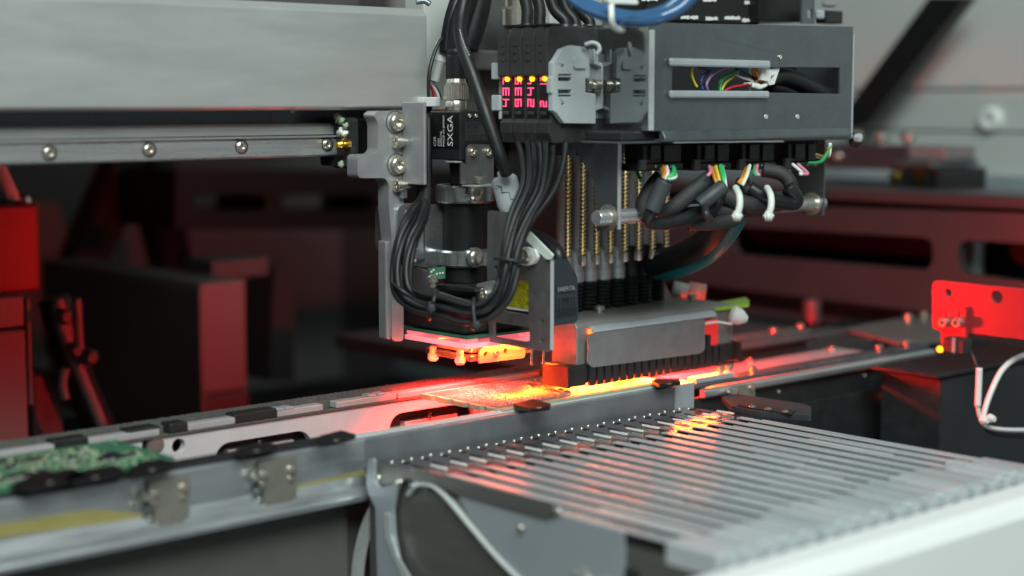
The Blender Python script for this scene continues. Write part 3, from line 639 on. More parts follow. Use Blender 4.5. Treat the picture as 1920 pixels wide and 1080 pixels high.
prism('bottom_lip', 'X', xi, P(1590, 262, Y=YX).x, [(YX-.0004, zbt+.006), (YX-.003, zbt+.0015), (YX-.003, zbt-.0005), (YX+.03, zbt-.0005), (YX+.03, zbt+.001), (YX+.0, zbt+.001)], 'zinc', eb, .0006); bm.free()
for (x0, y0, x1, y1) in ((1259, 111, 1446, 126), (1259, 170, 1444, 184)): boxY('slot_guard', x0, y0, x1, y1, YX-.0032, .0031, 'zinc_light', eb, .0012)
screw(P(1462, 107, Y=YX), NY, .0016, .001, eb)
for a in (1436, 1495): lathe('rivet', P(a, 219, Y=YX), NY, [(.0017, 0), (.0014, .0006), (0, .0008)], 'edge_bright', eb, 14)
lathe('corner_bumper', P(1600, 262, Y=YX+.004), NY, [(.005, 0), (.005, .003), (.004, .004), (0, .004)], 'rubber', eb, 18)
for k, (a, b) in enumerate(((1612, 235), )): lathe('corner_stud', P(1606, 258, Y=YX), NY, [(.003, 0), (.0028, .003), (0, .004)], 'edge_bright', eb, 12)
box('inner_divider', (P(1478, 150, Y=.70).x, .70, zbt), (P(1540, 150, Y=.70).x, .703, ztp-.01), 'black_satin', eb, 0)
# wires inside the slot
wh = thing('wire_harness', 'coloured wires and black sleeve tied behind the box slot', 'wires')
DW = .985
for m_, pts in (('w_yellow', [(1298, 126), (1297, 140), (1302, 155), (1307, 163)]), ('w_blue', [(1318, 168), (1314, 155), (1322, 138), (1345, 126)]), ('w_purple', [(1328, 172), (1325, 158), (1334, 142), (1352, 130), (1368, 126)]),
                ('w_dkgreen', [(1347, 170), (1350, 152), (1360, 142), (1378, 134), (1392, 128)]), ('w_yellow', [(1353, 170), (1360, 156), (1372, 146), (1384, 134)]), ('w_green', [(1350, 172), (1352, 156), (1362, 144), (1376, 136)]),
                ('w_red', [(1358, 171), (1372, 164), (1392, 160), (1402, 158)]), ('w_white', [(1378, 140), (1392, 146), (1405, 150), (1420, 158)]), ('w_orange', [(1410, 128), (1415, 140), (1422, 150), (1432, 156)]), ('w_orange', [(1414, 128), (1420, 140), (1428, 148)]),
                ('w_yellow', [(1420, 130), (1425, 138), (1432, 143)]), ('w_black', [(1380, 128), (1400, 138), (1420, 150), (1436, 154)]), ('w_black', [(1310, 126), (1330, 134), (1312, 160)]), ('w_blue', [(1380, 126), (1386, 134), (1396, 140)]), ('w_white', [(1395, 158), (1410, 156), (1425, 160)]), ('w_brown', [(1405, 160), (1420, 152), (1432, 150)])):
    yq_ = random.uniform(.6582, .6635); tube('wire', [P(a, b, Y=yq_+.0006*math.sin(a)) for a, b in pts], .0008, m_, wh, 8)
tube('sleeve', [P(a, b, Y=.664) for a, b in ((1440, 148), (1462, 142), (1490, 150), (1525, 168), (1570, 190))], .0058, 'rubber', wh, 14)
tube('sleeve', [P(a, b, Y=.668) for a, b in ((1440, 162), (1470, 170), (1510, 192))], .005, 'rubber', wh, 14)
plate('zip_tie_head', 'Y', .657, .003, [(1429, 128), (1442, 127), (1447, 130), (1463, 126), (1452, 158), (1443, 160), (1440, 152), (1428, 150)], 'white_plastic', wh, rnd=.0006, holes=[('r', [(1446, 142), (1453, 140), (1449, 154), (1444, 154)], 0)])
tube('zip_tie', [P(a, b, Y=.660) for a, b in ((1410, 160), (1424, 164), (1440, 156))], .0016, 'white_plastic', wh, 8)
# ---- blue hose with its tie, black leads and flat cables above
bh = thing('air_hose', 'blue translucent air hose hanging in a loop over the box', 'hose')
tube('hose', pd((1020, -60, .93), (1075, 0, .925), (1130, 28, .915), (1190, 40, .905), (1240, 32, .90), (1285, 8, .90), (1320, -40, .90)), .0034, 'blue_tube', bh, 14)
tube('hose', pd((1035, -60, .935), (1085, -4, .928), (1140, 20, .920), (1192, 30, .910), (1245, 18, .905), (1290, -20, .905), (1310, -50, .905)), .0030, 'blue_tube', bh, 14)
wt = thing('zip_tie', 'white zip tie round the blue hose loop', 'zip tie')
bm = bmesh.new()
tube('strap', pd((1145, -4, .905), (1146, 20, .903), (1148, 42, .902), (1156, 54, .906), (1168, 56, .912)), .0018, 'white_plastic', wt, 8)
plate('head', 'Y', .62, .004, [(1138, -8), (1160, -8), (1195, -2), (1197, 8), (1160, 6), (1150, 8), (1140, 5)], 'white_plastic', wt, rnd=.001); bm.free()
lbk = ['black lead rising from the leftmost amplifier', 'black lead rising behind the second amplifier', 'black lead rising above the grey end clamp', 'black lead rising left of the blue hose', 'black lead rising under the blue hose']
for i, (a, a2) in enumerate(((988, 990), (1012, 1014), (1060, 1040), (1078, 1062), (1105, 1086))):
    c = thing('amplifier_lead', lbk[i], 'cable', 'leads above the amplifiers')
    tube('lead', pd((a, 62, .985+.012*i), (a, 40, .985+.012*i), (a2-2, 15, .985+.012*i), (a2-14, -30, .985+.012*i)), .0036, 'rubber', c, 12)
    lathe('strain_relief', P(a, 64, D=.985+.012*i), NZ, [(.0048, 0), (.0048, .004), (.004, .006), (0, .006)], 'black_plastic', c, 14)
fs = thing('ribbon_stack', 'black stacked ribbon cables with white edge flecks above box', 'ribbon cable')
Yq = .73
boxY('stack', 1215, -60, 1425, 42, Yq, .03, 'black_matte', fs, .001)
for (a, b, n_) in ((1276, 32, 14), (1325, 34, 9), (1360, 33, 12), (1393, 37, 12), (1320, -1, 10), (1398, 4, 10), (1205, -2, 12)):
    for k in range(n_):
        if random.random() < .85: boxY('white_edge', a+k*2.4, b-1-random.random()*2, a+k*2.4+1.7, b+3+random.random()*1.5, Yq-.001, .0009, 'print_white', fs, 0)
hb = thing('top_bracket', 'dark brackets and slotted tab above the right end of box', 'bracket')
boxY('block', 1425, -40, 1505, 40, .72, .05, 'black_satin', hb, .001)
plate('slotted_tab', 'Y', .70, .002, [(1504, -30), (1528, -30), (1528, 44), (1504, 44)], 'zinc', hb, holes=[('r', [(1514, 18), (1524, 18), (1524, 34), (1514, 34)], .001)])
boxY('pale_bolt', 1535, 18, 1548, 36, .70, .004, 'zinc_light', hb, .0015); boxY('clip', 1551, 20, 1581, 44, .70, .01, 'black_plastic', hb, .001); boxY('stub', 1552, 2, 1570, 13, .71, .006, 'grey_dark_plastic', hb, .0015)
# ---- head casting behind camera
hc = thing('head_casting', 'rough dark grey cast head frame behind camera and amplifiers', 'casting')
plate('frame_plate', 'Y', .835, .04, [(862, -60), (1240, -60), (1240, 262), (962, 262), (905, 262), (872, 200), (858, 100)], 'cast_dark', hc, rnd=.006, bevel=.002)
boxY('ledge', 884, 94, 990, 133, .815, .019, 'cast_dark', hc, .002)
boxY('side_cover', 795, -60, 861, 206, .842, .02, 'wall_paint', hc, .001)
boxY('lower_frame', 955, 262, 1250, 560, .845, .03, 'black_matte', hc, .001)
lathe('pipe_fitting', P(973, 48, Y=.80), NZ, [(.012, 0), (.012, .010), (.010, .012), (.010, .020), (0, .02)], 'screw_steel', hc)
for x0, x1 in ((1032, 1058), (1078, 1090), (1096, 1130)): boxY('cream_panel', x0, -20, x1, 52, .80, .01, 'tape_paper', hc, .001)
# ---- cables left of the amplifiers
mc = thing('camera_cable', 'thick black camera cable with printed marks above round plug', 'cable')
tube('cable', [V((cx, cy, zc(108)))] + pd((857, 70, 1.035), (863, 35, 1.04), (880, -10, 1.045), (900, -50, 1.05)), .0058, 'rubber', mc, 16)
tube('sleeve', pd((838, 100, 1.045), (843, 60, 1.045), (852, 20, 1.045), (872, -40, 1.05)), .005, 'rubber', mc, 14)
lc2 = thing('long_cable', 'long black cable running diagonally past the camera label', 'cable')
tube('cable', pd((880, -40, .99), (866, 20, .985), (862, 55, .98), (868, 90, .975), (890, 150, .97), (915, 225, .965), (940, 300, .965), (950, 325, .97)), .0038, 'rubber', lc2, 16)
dm = [(866, 10, 'V'), (865, 22, 'V'), (864, 42, 'M'), (863, 58, 'D'), (865, 70, '1'), (867, 78, '5'), (869, 86, '0')]
for k in range(12):
    a, b = 862.5+.0+k*.9+(k*k)*.06, 56+k*4.2; pp = P(a, b, D=.9735-.0006*k); boxY('print_mark', a-.8, b-1, a+.8, b+1, pp.y-.004, .0002, 'print_white', lc2, 0)
bc = thing('black_sleeve', 'black sleeved bundle bending away behind the camera cable', 'cable')
tube('sleeve', pd((905, -40, 1.06), (893, 20, 1.06), (885, 50, 1.06), (872, 90, 1.06)), .0085, 'rubber', bc, 14)
wq = thing('wire_plug', 'white inline plug with red, white and black wires by beam end', 'connector')
wp0, wp1 = P(833, 75, D=1.05), P(812, 155, D=1.05); a_ = wp1-wp0
lathe('plug', wp0, a_, [(.003, 0), (.0050, .003), (.0052, a_.length*.5), (.0042, a_.length*.55), (.0038, a_.length*.97), (0, a_.length)], 'white_plastic', wq, 18)
tube('wire', pd((838, 66, 1.045), (822, 82, 1.04), (806, 130, 1.035), (802, 190, 1.035)), .0012, 'w_black', wq)
tube('wire', pd((808, 160, 1.05), (812, 172, 1.05), (812, 190, 1.05)), .0010, 'w_red', wq); tube('wire', pd((811, 160, 1.05), (820, 175, 1.05), (824, 190, 1.05)), .0010, 'w_white', wq); tube('wire', pd((812, 158, 1.052), (822, 172, 1.052), (826, 188, 1.052)), .0010, 'w_black', wq)
boxY('socket', 793, 182, 826, 200, .795, .008, 'white_plastic', wq, .0006)
sk = thing('cable_duct', 'black plastic strip behind the bracket side plate', 'strip'); boxY('strip', 797, 190, 812, 380, .80, .01, 'black_plastic', sk, .001)

# ================================================================== under the box: plates, rod, connectors, harness
hp = thing('rod_hanger', 'dark triangular steel hanger plates carrying a round rod', 'hanger')
XH = XX-.001; YR = .685
plate('left_plate', 'X', XH, .0018, [(1068, 262), (1158, 262), (1158, 432), (1118, 432), (1116, 345), (1090, 300)], 'zinc', hp, rnd=.001)
zr = P(1300, 397, Y=YR).z
box('left_edge', (XH-.0004, P(1158, 350, X=XH).y-.0008, P(1158, 430, X=XH).z), (XH+.0022, P(1158, 350, X=XH).y-.0001, P(1158, 264, X=XH).z), 'edge_bright', hp, 0)
xR2 = P(1531, 340, Y=YR).x
plate2('right_plate', 'X', xR2, .0016, [(YR-.006, zr-.008), (YR-.006, zbt), (YR+.03, zbt), (YR+.012, zr-.008)], [], 'zinc', hp)
x0_ = P(1118, 405, Y=YR).x
rod = lathe('rod', (x0_, YR, zr), (1, 0, 0), [(.0042, 0), (.0046, .0006), (.0046, xR2-x0_+.006), (.004, xR2-x0_+.007), (0, xR2-x0_+.007)], 'rail_steel', hp, 28)
for q in (XH-.004, xR2-.006): lathe('lock_ring', (q, YR, zr), (1, 0, 0), [(.0047, 0), (.0078, .0002), (.0078, .0012), (.0047, .0014)], 'screw_steel', hp, 24)
# latch recess at the box corner
lt = thing('corner_catch', 'black catch under the left front corner of the steel box', 'catch')
boxY('body', 1166, 246, 1237, 264, YX+.006, .03, 'black_plastic', lt, .001); boxY('rim', 1158, 265, 1240, 269, YX+.004, .03, 'zinc', lt, .0005)
ct = ['first black connector from the rod hanger under the box', 'second black connector from the hanger under the box', 'third black connector from the hanger under the box', 'rightmost black connector under the box with trailing green wire']
for i, (x0, x1, y0) in enumerate(((1207, 1278, 270), (1308, 1368, 269), (1392, 1452, 268), (1478, 1530, 267))):
    k = thing('connector', ct[i], 'connector', 'connectors plugged in under the box')
    Yk = .672
    boxY('housing', x0, y0, x1, y0+36, Yk, .016, 'black_plastic', k, .0008); boxY('latch', x0+14, y0+2, x0+32, y0+30, Yk-.002, .0019, 'black_plastic', k, .0005)
    boxY('rib', x0+38, y0+2, x0+50, y0+34, Yk-.0016, .0015, 'black_satin', k, .0004)
    boxY('shroud', x0-4, y0+36.5, x1+4, y0+50, Yk-.003, .02, 'black_satin', k, .001); boxY('lever', x0-5, y0+30, x0+6, y0+50, Yk-.006, .0028, 'black_plastic', k, .0005)
    for q in range(3): boxY('lock_dot', x0+22+q*14, y0+40, x0+24+q*14, y0+44, Yk-.0034, .0003, 'grey_dark_plastic', k, 0)
hn = thing('cable_harness', 'thick black sleeved harness tied along the round rod', 'harness')
DH = .985
def hose(name, r, m, *pts): return tube(name, pd(*pts), r, m, hn, 16)
hose('sleeve', .0039, 'rubber', (1248, 336, .965), (1236, 362, .966), (1222, 395, .967), (1214, 414, .97), (1240, 420, .975), (1290, 408, .985), (1340, 384, .99), (1352, 352, .985))
hose('heat_shrink', .0048, 'heat_shrink', (1247, 340, .964), (1236, 364, .965), (1222, 396, .966))
hose('heat_shrink', .0046, 'heat_shrink', (1312, 384, .975), (1335, 366, .975), (1355, 350, .978))
hose('braided_sleeve', .0049, 'braid', (1333, 332, .99), (1300, 358, .985), (1262, 390, .985), (1240, 404, .99))
hose('braided_sleeve', .0045, 'braid', (1240, 330, 1.0), (1222, 350, 1.0), (1206, 382, .995), (1212, 405, .99))
hose('braided_sleeve', .0050, 'braid', (1335, 352, 1.0), (1370, 372, 1.0), (1410, 384, 1.005), (1455, 382, 1.02), (1480, 376, 1.03))
hose('braided_sleeve', .0045, 'braid', (1430, 318, 1.02), (1465, 326, 1.02), (1482, 345, 1.02), (1478, 368, 1.02), (1440, 372, 1.01), (1400, 356, 1.01), (1392, 340, 1.015))
hose('sleeve', .0042, 'rubber', (1478, 350, 1.01), (1494, 372, 1.012), (1484, 382, 1.012), (1440, 372, 1.005), (1405, 352, 1.005))
hose('braided_sleeve', .0049, 'braid', (1290, 418, 1.0), (1340, 416, 1.0), (1375, 410, 1.005), (1385, 390, 1.01))
hose('braided_sleeve', .0048, 'braid', (1240, 410, .995), (1300, 402, .998), (1370, 396, 1.005), (1440, 392, 1.02))
hose('black_tie', .0022, 'black_plastic', (1322, 388, .965), (1324, 402, .960), (1332, 412, .965))
def pig(parent, m_, *pts): tube('wire', pd(*pts), .0011, m_, parent, 8)
pg = ['thin coloured wires fanning from the first connector', 'thin coloured wires fanning from the second connector', 'thin coloured wires curling below the third connector', 'green, white and brown wires looping from the last connector']
sets = [[('w_orange', 1244, 318, 1243, 336), ('w_white', 1250, 318, 1246, 337), ('w_green', 1264, 320, 1252, 338), ('w_white', 1266, 330, 1252, 336), ('w_green', 1262, 318, 1250, 334), ('w_brown', 1240, 322, 1242, 337)],
        [('w_orange', 1334, 320, 1346, 350), ('w_brown', 1338, 320, 1349, 350), ('w_yellow', 1342, 318, 1352, 350), ('w_green', 1350, 316, 1360, 350), ('w_white', 1354, 318, 1361, 353), ('w_green', 1353, 316, 1358, 350), ('w_pink', 1330, 318, 1326, 330)],
        [('w_yellow', 1404, 318, 1388, 346), ('w_brown', 1400, 320, 1386, 346), ('w_white', 1406, 316, 1392, 348), ('w_pink', 1420, 316, 1424, 330), ('w_green', 1416, 318, 1420, 330), ('w_orange', 1398, 322, 1384, 344)],
        [('w_green', 1516, 312, 1552, 272), ('w_white', 1532, 300, 1550, 268), ('w_brown', 1530, 296, 1546, 276), ('w_white', 1486, 314, 1492, 326), ('w_pink', 1496, 314, 1498, 326)]]
for i, st_ in enumerate(sets):
    k = thing('pigtail_wires', pg[i], 'wires', 'wire pigtails under the box')
    for (m_, a, b, a2, b2) in st_:
        D0 = (.972, .980, 1.0, 1.01)[i]
        bow = 6 if i != 3 else 22
        pig(k, m_, (a, b-6, D0+.01), (a+(a2-a)*.2+bow*(.5 if i < 2 else -.4 if i == 2 else .8), b+(b2-b)*.4+(6 if i == 3 else 0), D0), (a2+(bow*.3 if i == 3 else 0), a2*0+b2, D0-.002))
gw = thing('green_wire', 'single green wire hanging beside the hanger plate', 'wire'); tube('wire', pd((1190, 268, 1.0), (1190, 300, 1.0), (1196, 325, .995), (1202, 338, .99)), .0011, 'w_green', gw, 8)
for i, (a, lab) in enumerate(((1384, 'milky zip tie round the harness, nearer the teal tube'), (1443, 'milky zip tie round the harness, nearer the rod end'))):
    z_ = thing('zip_tie', lab, 'zip tie', 'milky zip ties on the harness'); d_ = .968 if i == 0 else .985
    tube('strap', pd((a-5, 352, d_+.012), (a+2, 366, d_+.002), (a+3, 385, d_), (a-1, 400, d_)), .0021, 'clear_tie', z_, 8)
    lathe('head', P(a-2, 405, D=d_+.002), ray(a, 405)*-1, [(.0020, -.004), (.0036, -.003), (.0036, .002), (.0026, .0035), (0, .0035)], 'clear_tie', z_, 6)
    tube('tail', pd((a-2, 398, d_), (a-2, 412, d_)), .0022, 'clear_tie', z_, 8)
tt_ = thing('teal_tube', 'teal plastic tube curving down behind the harness', 'tube')
tube('tube', pd((1392, 395, 1.02), (1378, 425, 1.03), (1350, 462, 1.05), (1315, 490, 1.08), (1268, 508, 1.10), (1230, 512, 1.12)), .0048, 'teal', tt_, 16)
tk = thing('black_hose', 'thick black hose curving beside the teal tube', 'hose'); tube('hose', pd((1370, 400, 1.03), (1340, 440, 1.05), (1310, 466, 1.08), (1270, 485, 1.10), (1225, 495, 1.12)), .0095, 'rubber', tk, 18)

# ================================================================== nozzle spindles
YS = .765
ordn = ['first', 'second', 'third', 'fourth', 'fifth', 'sixth', 'seventh', 'eighth']
zS = lambda y: P(1130, y, Y=YS).z
def spindle(i, xpx):
    c = P(xpx, 400, Y=YS); sx_ = c.x
    t = thing('nozzle_spindle', ordn[i]+' nozzle spindle from the laser module, with gold splined shaft', 'spindle', 'row of nozzle spindles')
    top, bot = zS(285), zS(472+i*0)
    n = 10; bm = bmesh.new(); R_ = .0019; L_ = top-bot; tw = 26
    rings = []
    M_ = 110
    for k in range(M_+1):
        z = bot+L_*k/M_
        rings.append([bm.verts.new((sx_+(R_+.0003*math.cos(a*1.0-2*math.pi*k/M_*tw))*math.cos(a), YS-.012+(R_+.0003*math.cos(a-2*math.pi*k/M_*tw))*math.sin(a), z)) for a in [2*math.pi*j/n for j in range(n)]])
    for a, b in zip(rings, rings[1:]):
        for j in range(n): bm.faces.new((a[j], a[(j+1) % n], b[(j+1) % n], b[j]))
    bm.faces.new(rings[0][::-1]); bm.faces.new(rings[-1])
    fin('splined_shaft', bm, 'spring_gold', t, 0, True)
    bm = bmesh.new()
    for sgn in (0,):
        pts = [V((sx_+.0021*math.cos(a), YS-.012+.0021*math.sin(a), bot+L_*a/(2*math.pi*tw))) for a in [2*math.pi*q/10 for q in range(10*tw)]]
        atube(bm, pts, .00035, 5, 1)
    fin('spring', bm, 'edge_bright', t, 0, True)
    lathe('rod_end', (sx_, YS-.012, bot-.006), NZ, [(.0028, 0), (.0030, .001), (.0030, .006), (0, .006)], 'screw_steel', t, 16)
    gx = sx_+.0063
    lathe('guide_rod', (gx, YS, zS(470)), NZ, [(.0036, 0), (.0036, zS(290)-zS(470)), (0, zS(290)-zS(470))], 'cast_alu', t, 18)
    lathe('collar', (gx-.001, YS, zS(525)), NZ, [(.0050, 0), (.0058, .001), (.0058, zS(503)-zS(525)), (.0055, zS(502)-zS(525)), (.0055, zS(468)-zS(525)), (.0040, zS(464)-zS(525)), (0, zS(464)-zS(525))], 'alu_brushed' if i < 5 else 'black_satin', t, 24)
    z0, z1 = zS(575), zS(526); pr = []
    for k in range(15): pr.append((.0056 if k % 2 else .0046, (z1-z0)*k/14))
    lathe('bellows', (gx-.001, YS, z0), NZ, [(0, 0)]+pr+[(0, z1-z0)], 'rubber', t, 20)
    lathe('top_block', (sx_+.001, YS-.010, zS(288)), NZ, [(.0055, 0), (.0055, .008), (0, .008)], 'zinc', t, 18)
    return t
for i, a in enumerate((1040, 1068, 1094, 1120, 1147, 1173, 1199, 1224)): spindle(i, a)
gn = thing('green_sleeve', 'small green sleeve with silver tip standing on the cover deck', 'sleeve')
c = P(1182, 558, Y=.775); lathe('sleeve', c, NZ, [(.0055, 0), (.0055, .007), (.005, .008), (0, .008)], 'green_tube', gn, 18); lathe('tip', c+V((0, 0, .008)), NZ, [(.003, 0), (.003, .006), (.0024, .0065), (.0024, .02), (0, .02)], 'screw_steel', gn, 16)
db = thing('deck_brace', 'dark slanted brace rising from the cover deck behind spindles', 'brace')
plate('brace', 'Y', .80, .010, [(1196, 470), (1214, 464), (1256, 548), (1262, 556), (1232, 558)], 'zinc', db, bevel=.0008)

# ================================================================== nozzle cover
nc = thing('nozzle_cover', 'dark cast housing over the nozzles with black comb skirt', 'housing')
X0c, X1c, Y0c = .7180, .8655, .727; zt = .9440; zb = .9155
prism('casing', 'X', X0c, X1c, [(Y0c, zb), (Y0c, zt-.004), (Y0c+.002, zt-.001), (Y0c+.006, zt), (.790, zt), (.790, zt-.006), (Y0c+.0225, zt-.006), (Y0c+.0225, zb)], 'cast_mid', nc, .0012)
box('end_cheek', (X1c+.0002, Y0c+.001, zb-.001), (X1c+.0035, Y0c+.030, zt-.001), 'cast_alu', nc, .001)
# front plate with its bent top flange
plate('front_plate', 'Y', Y0c-.0050, .0016, [(1104, 633), (1111, 625), (1322, 597), (1322, 655), (1313, 663), (1112, 689), (1103, 683)], 'zinc_plate', nc, rnd=.0010, bevel=.0004)
za, zb2 = P(1215, 611, Y=Y0c-.005).z, P(1215, 600, Y=Y0c-.005).z
xa, xb2 = P(1113, 620, Y=Y0c-.005).x, P(1344, 592, Y=Y0c-.005).x
prism('bent_flange', 'X', xa, xb2, [(Y0c-.0050, za+.0002), (Y0c-.0034, za+.0002), (Y0c-.0026, zb2-.0014), (Y0c-.0004, zb2-.0006), (Y0c-.0004, zb2+.0004), (Y0c-.0032, zb2-.0002), (Y0c-.0046, zb2-.0018)], 'zinc_light', nc, .0002)
boxY('glow_patch', 1104, 617, 1112, 626, Y0c-.0012, .001, 'led_red', nc, 0)  # glowing patch stands in for light showing at the corner hole
boxY('red_glow_patch', 1323, 600, 1346, 650, Y0c-.0012, .001, 'glow_red', nc, 0)  # emissive patch imitates the red-lit interior at the cover gap
# skirt
zs0, zs1 = .9042, .9172
box('skirt_body', (.7085, .7245, zs0+.001), (.8660, .7480, zs1), 'black_plastic', nc, .0006)
box('end_cap', (.7060, .7218, zs0), (.7083, .7450, zs1+.0004), 'black_plastic', nc, .0005)
box('end_cap', (.8662, .7200, zs0), (.8690, .7450, zs1+.0008), 'black_plastic', nc, .0005)
xf = P(1108, 705, Y=.722).x
box('skirt_lip', (.7092, .7224, zs0+.0004), (P(1100, 705, Y=.722).x, .7244, zs1-.001), 'black_plastic', nc, .0004)
f0, f1_ = P(1108, 705, Y=.7215).x, P(1352, 670, Y=.7215).x
NF = 19; me0 = None
for k in range(NF):
    a = f0+(f1_-f0)*k/(NF-1)
    if me0 is None:
        o = prism('skirt_fin', 'X', a, a+.0050, [(.7222, zs0-.0006), (.7222, zs1-.003), (.7226, zs1), (.7244, zs1), (.7244, zs0-.0006)], 'black_plastic', nc, .0002); me0 = o.data
    else:
        o = bpy.data.objects.new('skirt_fin', me0); COL.objects.link(o); o.parent = nc; o.location.x = a-f0
        b = o.modifiers.new('bevel', 'BEVEL'); b.width = .0002; b.segments = 2; b.limit_method = 'ANGLE'; b.angle_limit = math.radians(40)
box('comb_tooth', (P(1325, 640, Y=.723).x, .7224, zs1+.0003), (P(1332, 640, Y=.723).x, .7268, zs1+.008), 'black_plastic', nc, .0003)
for a, b, r in ((1124, 585, .0036), (1215, 556, .0034), (1298, 563, .0036)):
    c = P(a, b, Z=zt); lathe('deck_screw', c, NZ, [(.0024, 0), (.0024, .0016), (r, .0017), (r, .0034), (r*.8, .0042), (r*.4, .0042), (r*.35, .003), (0, .003)], 'screw_steel', nc, 16)
lamp('nozzle_lamp', 'AREA', (.79, .7365, zs0-.0008), 2.3, (1.0, 0.085, 0.008), .145, .018, (.79, .7365, .8))
# unseen red light behind the cover; housing and shield added to confine it
rlm = thing('added_lamp_housing', 'added housing shielding the unseen red light behind the nozzle cover', 'lamp')
box('housing', (.838, .792, .905), (.856, .807, .9280), 'black_plastic', rlm, .001)
box('added_visor', (.838, .775, .9285), (.915, .845, .9300), 'black_plastic', rlm, .0005)  # lid added to keep red light off the upper wall
lamp('unseen_side_light', 'POINT', (.870, .803, .915), 4.6, (1.0, 0.016, 0.020), .005)
# things right of the cover
lmk = thing('lime_tab', 'lime green plastic tab sticking out behind cover end', 'tab'); plate('tab', 'Z', .940, .002, [(1340, 572), (1398, 562), (1405, 568), (1404, 576), (1340, 584)], 'lime', lmk)
wcn = thing('white_cap', 'white crumpled wrap with a thin wire beside the cover end', 'capping')
ca, cb_ = P(1368, 588, D=1.12), P(1402, 600, D=1.12); lathe('capping', ca, cb_-ca, [(.004, 0), (.0066, .002), (.0056, .008), (.0034, .011), (.0022, .0125), (0, .0125)], 'white_plastic', wcn, 11)  # small white cap at the cover end
tube('wire', pd((1322, 607, 1.105), (1345, 604, 1.11), (1372, 608, 1.115)), .0009, 'white_plastic', wcn, 8)
pk = thing('pink_plug', 'pinkish plug with grey socket lying behind the cover deck', 'plug')
tube('plug', pd((1290, 545, 1.17), (1322, 550, 1.17)), .0065, 'skin_pink', pk, 14); tube('socket', pd((1262, 540, 1.165), (1290, 546, 1.165)), .0052, 'grey_plastic', pk, 12)

# ================================================================== conveyor
YF_ = .709; ZR = .898
fr = thing('front_conveyor_rail', 'long bright aluminium conveyor rail with lipped lower edge in front', 'rail')
xl = P(-200, 980, Y=YF_).x; xm = P(700, 860, Y=YF_).x; xe = P(1264, 740, Y=YF_).x
zl_ = P(0, 1060, Y=.703).z
prism('rail_body', 'X', xl, xe, [(YF_, ZR-.0006), (YF_+.0006, ZR), (YF_+.0115, ZR), (YF_+.0115, zl_-.004), (YF_-.0075, zl_-.004), (YF_-.0080, zl_-.0015), (YF_-.0070, zl_), (YF_-.003, zl_+.0030), (YF_, zl_+.009)], 'alu_brushed', fr, .0004)
box('black_top_strip', (xl, YF_+.0022, ZR+.0002), (P(668, 825, Y=YF_).x, YF_+.0150, ZR+.0018), 'black_plastic', fr, .0004)
prism('dark_jaw', 'X', P(684, 850, Y=YF_).x, xe-.0004, [(YF_-.0012, .866), (YF_-.0012, ZR-.0006), (YF_-.0006, ZR+.0001), (YF_-.0002, ZR+.0001), (YF_-.0002, .866)], 'jaw_metal', fr, .0002)
box('top_ledge', (P(672, 825, Y=YF_).x, YF_+.003, ZR+.0002), (xe, YF_+.0110, ZR+.0010), 'plate_pale', fr, .0003)
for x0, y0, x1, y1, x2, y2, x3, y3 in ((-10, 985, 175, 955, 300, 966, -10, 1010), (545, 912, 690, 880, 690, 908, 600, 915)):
    plate('yellow_strip', 'Y', YF_-.0003, .00025, [(x0, y0), (x1, y1), (x2, y2), (x3, y3)], 'yellow_film', fr, bevel=0)  # thin translucent yellow strips laid on the rail face
for a, b in ((72, 1018), (168, 1004), (636, 918), (250, 948)):
    screw(P(a, b, Y=YF_), NY, .0022, .0012, fr, socket=False)
prism('end_block', 'X', xe+.0003, P(1306, 735, Y=YF_).x, [(YF_+.002, .872), (YF_+.002, ZR), (YF_+.016, ZR), (YF_+.016, .872)], 'zinc_light', fr)
hl = ['steel hinge clip on the front rail nearest the left edge', 'steel hinge clip on the front rail left of the feeders', 'brown steel hinge clip at the right end of feeders']
for i, (x0, y0, x1, y1) in enumerate(((282, 897, 355, 1003), (487, 862, 556, 968), (1374, 722, 1416, 760))):
    k = thing('hinge_clip', hl[i], 'clip', 'hinge clips on the conveyor rail')
    w, h = x1-x0, y1-y0; sl_ = -.17
    def q(u, v): return (x0+u*w, y0+v*h+(u*w)*sl_+8*w/73)
    Yh = YF_-.0035 if i < 2 else YF_-.003
    plate('leaf', 'Y', Yh, .0022, [q(0, 0), q(.02, -.02), q(.98, -.02), q(1, 0), q(1, .70), q(.88, .72), q(.80, .98), q(.66, .98), q(.62, .80), q(.5, .80), q(.46, .98), q(.22, .98), q(.16, .70), q(0, .68)], 'nickel', k, rnd=.0008)
    for u, v in ((.10, .22), (.84, .20)): screw(P(*q(u, v), Y=Yh), NY, .0026, .0022, k, socket=False); lathe('pin', P(*q(u+.01, v+.16), Y=Yh), NY, [(.0018, 0), (.0018, .001), (0, .0014)], 'screw_steel', k, 12)
    lathe('side_knob', P(*q(-.12, .22), Y=Yh), NY, [(.0024, -.001), (.0028, .001), (.002, .003), (0, .003)], 'screw_steel', k, 14)
    lathe('lower_knob', P(*q(-.02, .5), Y=Yh), NY, [(.0024, -.001), (.0022, .0015), (0, .002)], 'zinc', k, 12)
cl = ['black board clamp on the front rail at far left', 'second black board clamp from the left on the front rail', 'black board clamp above the left hinge clip', 'black board clamp above the right hinge clip', 'flat black board clamp left of the red lit board', 'glossy dark clamp holding the left corner of the red lit board', 'dark clamp holding the right corner of the red lit board']
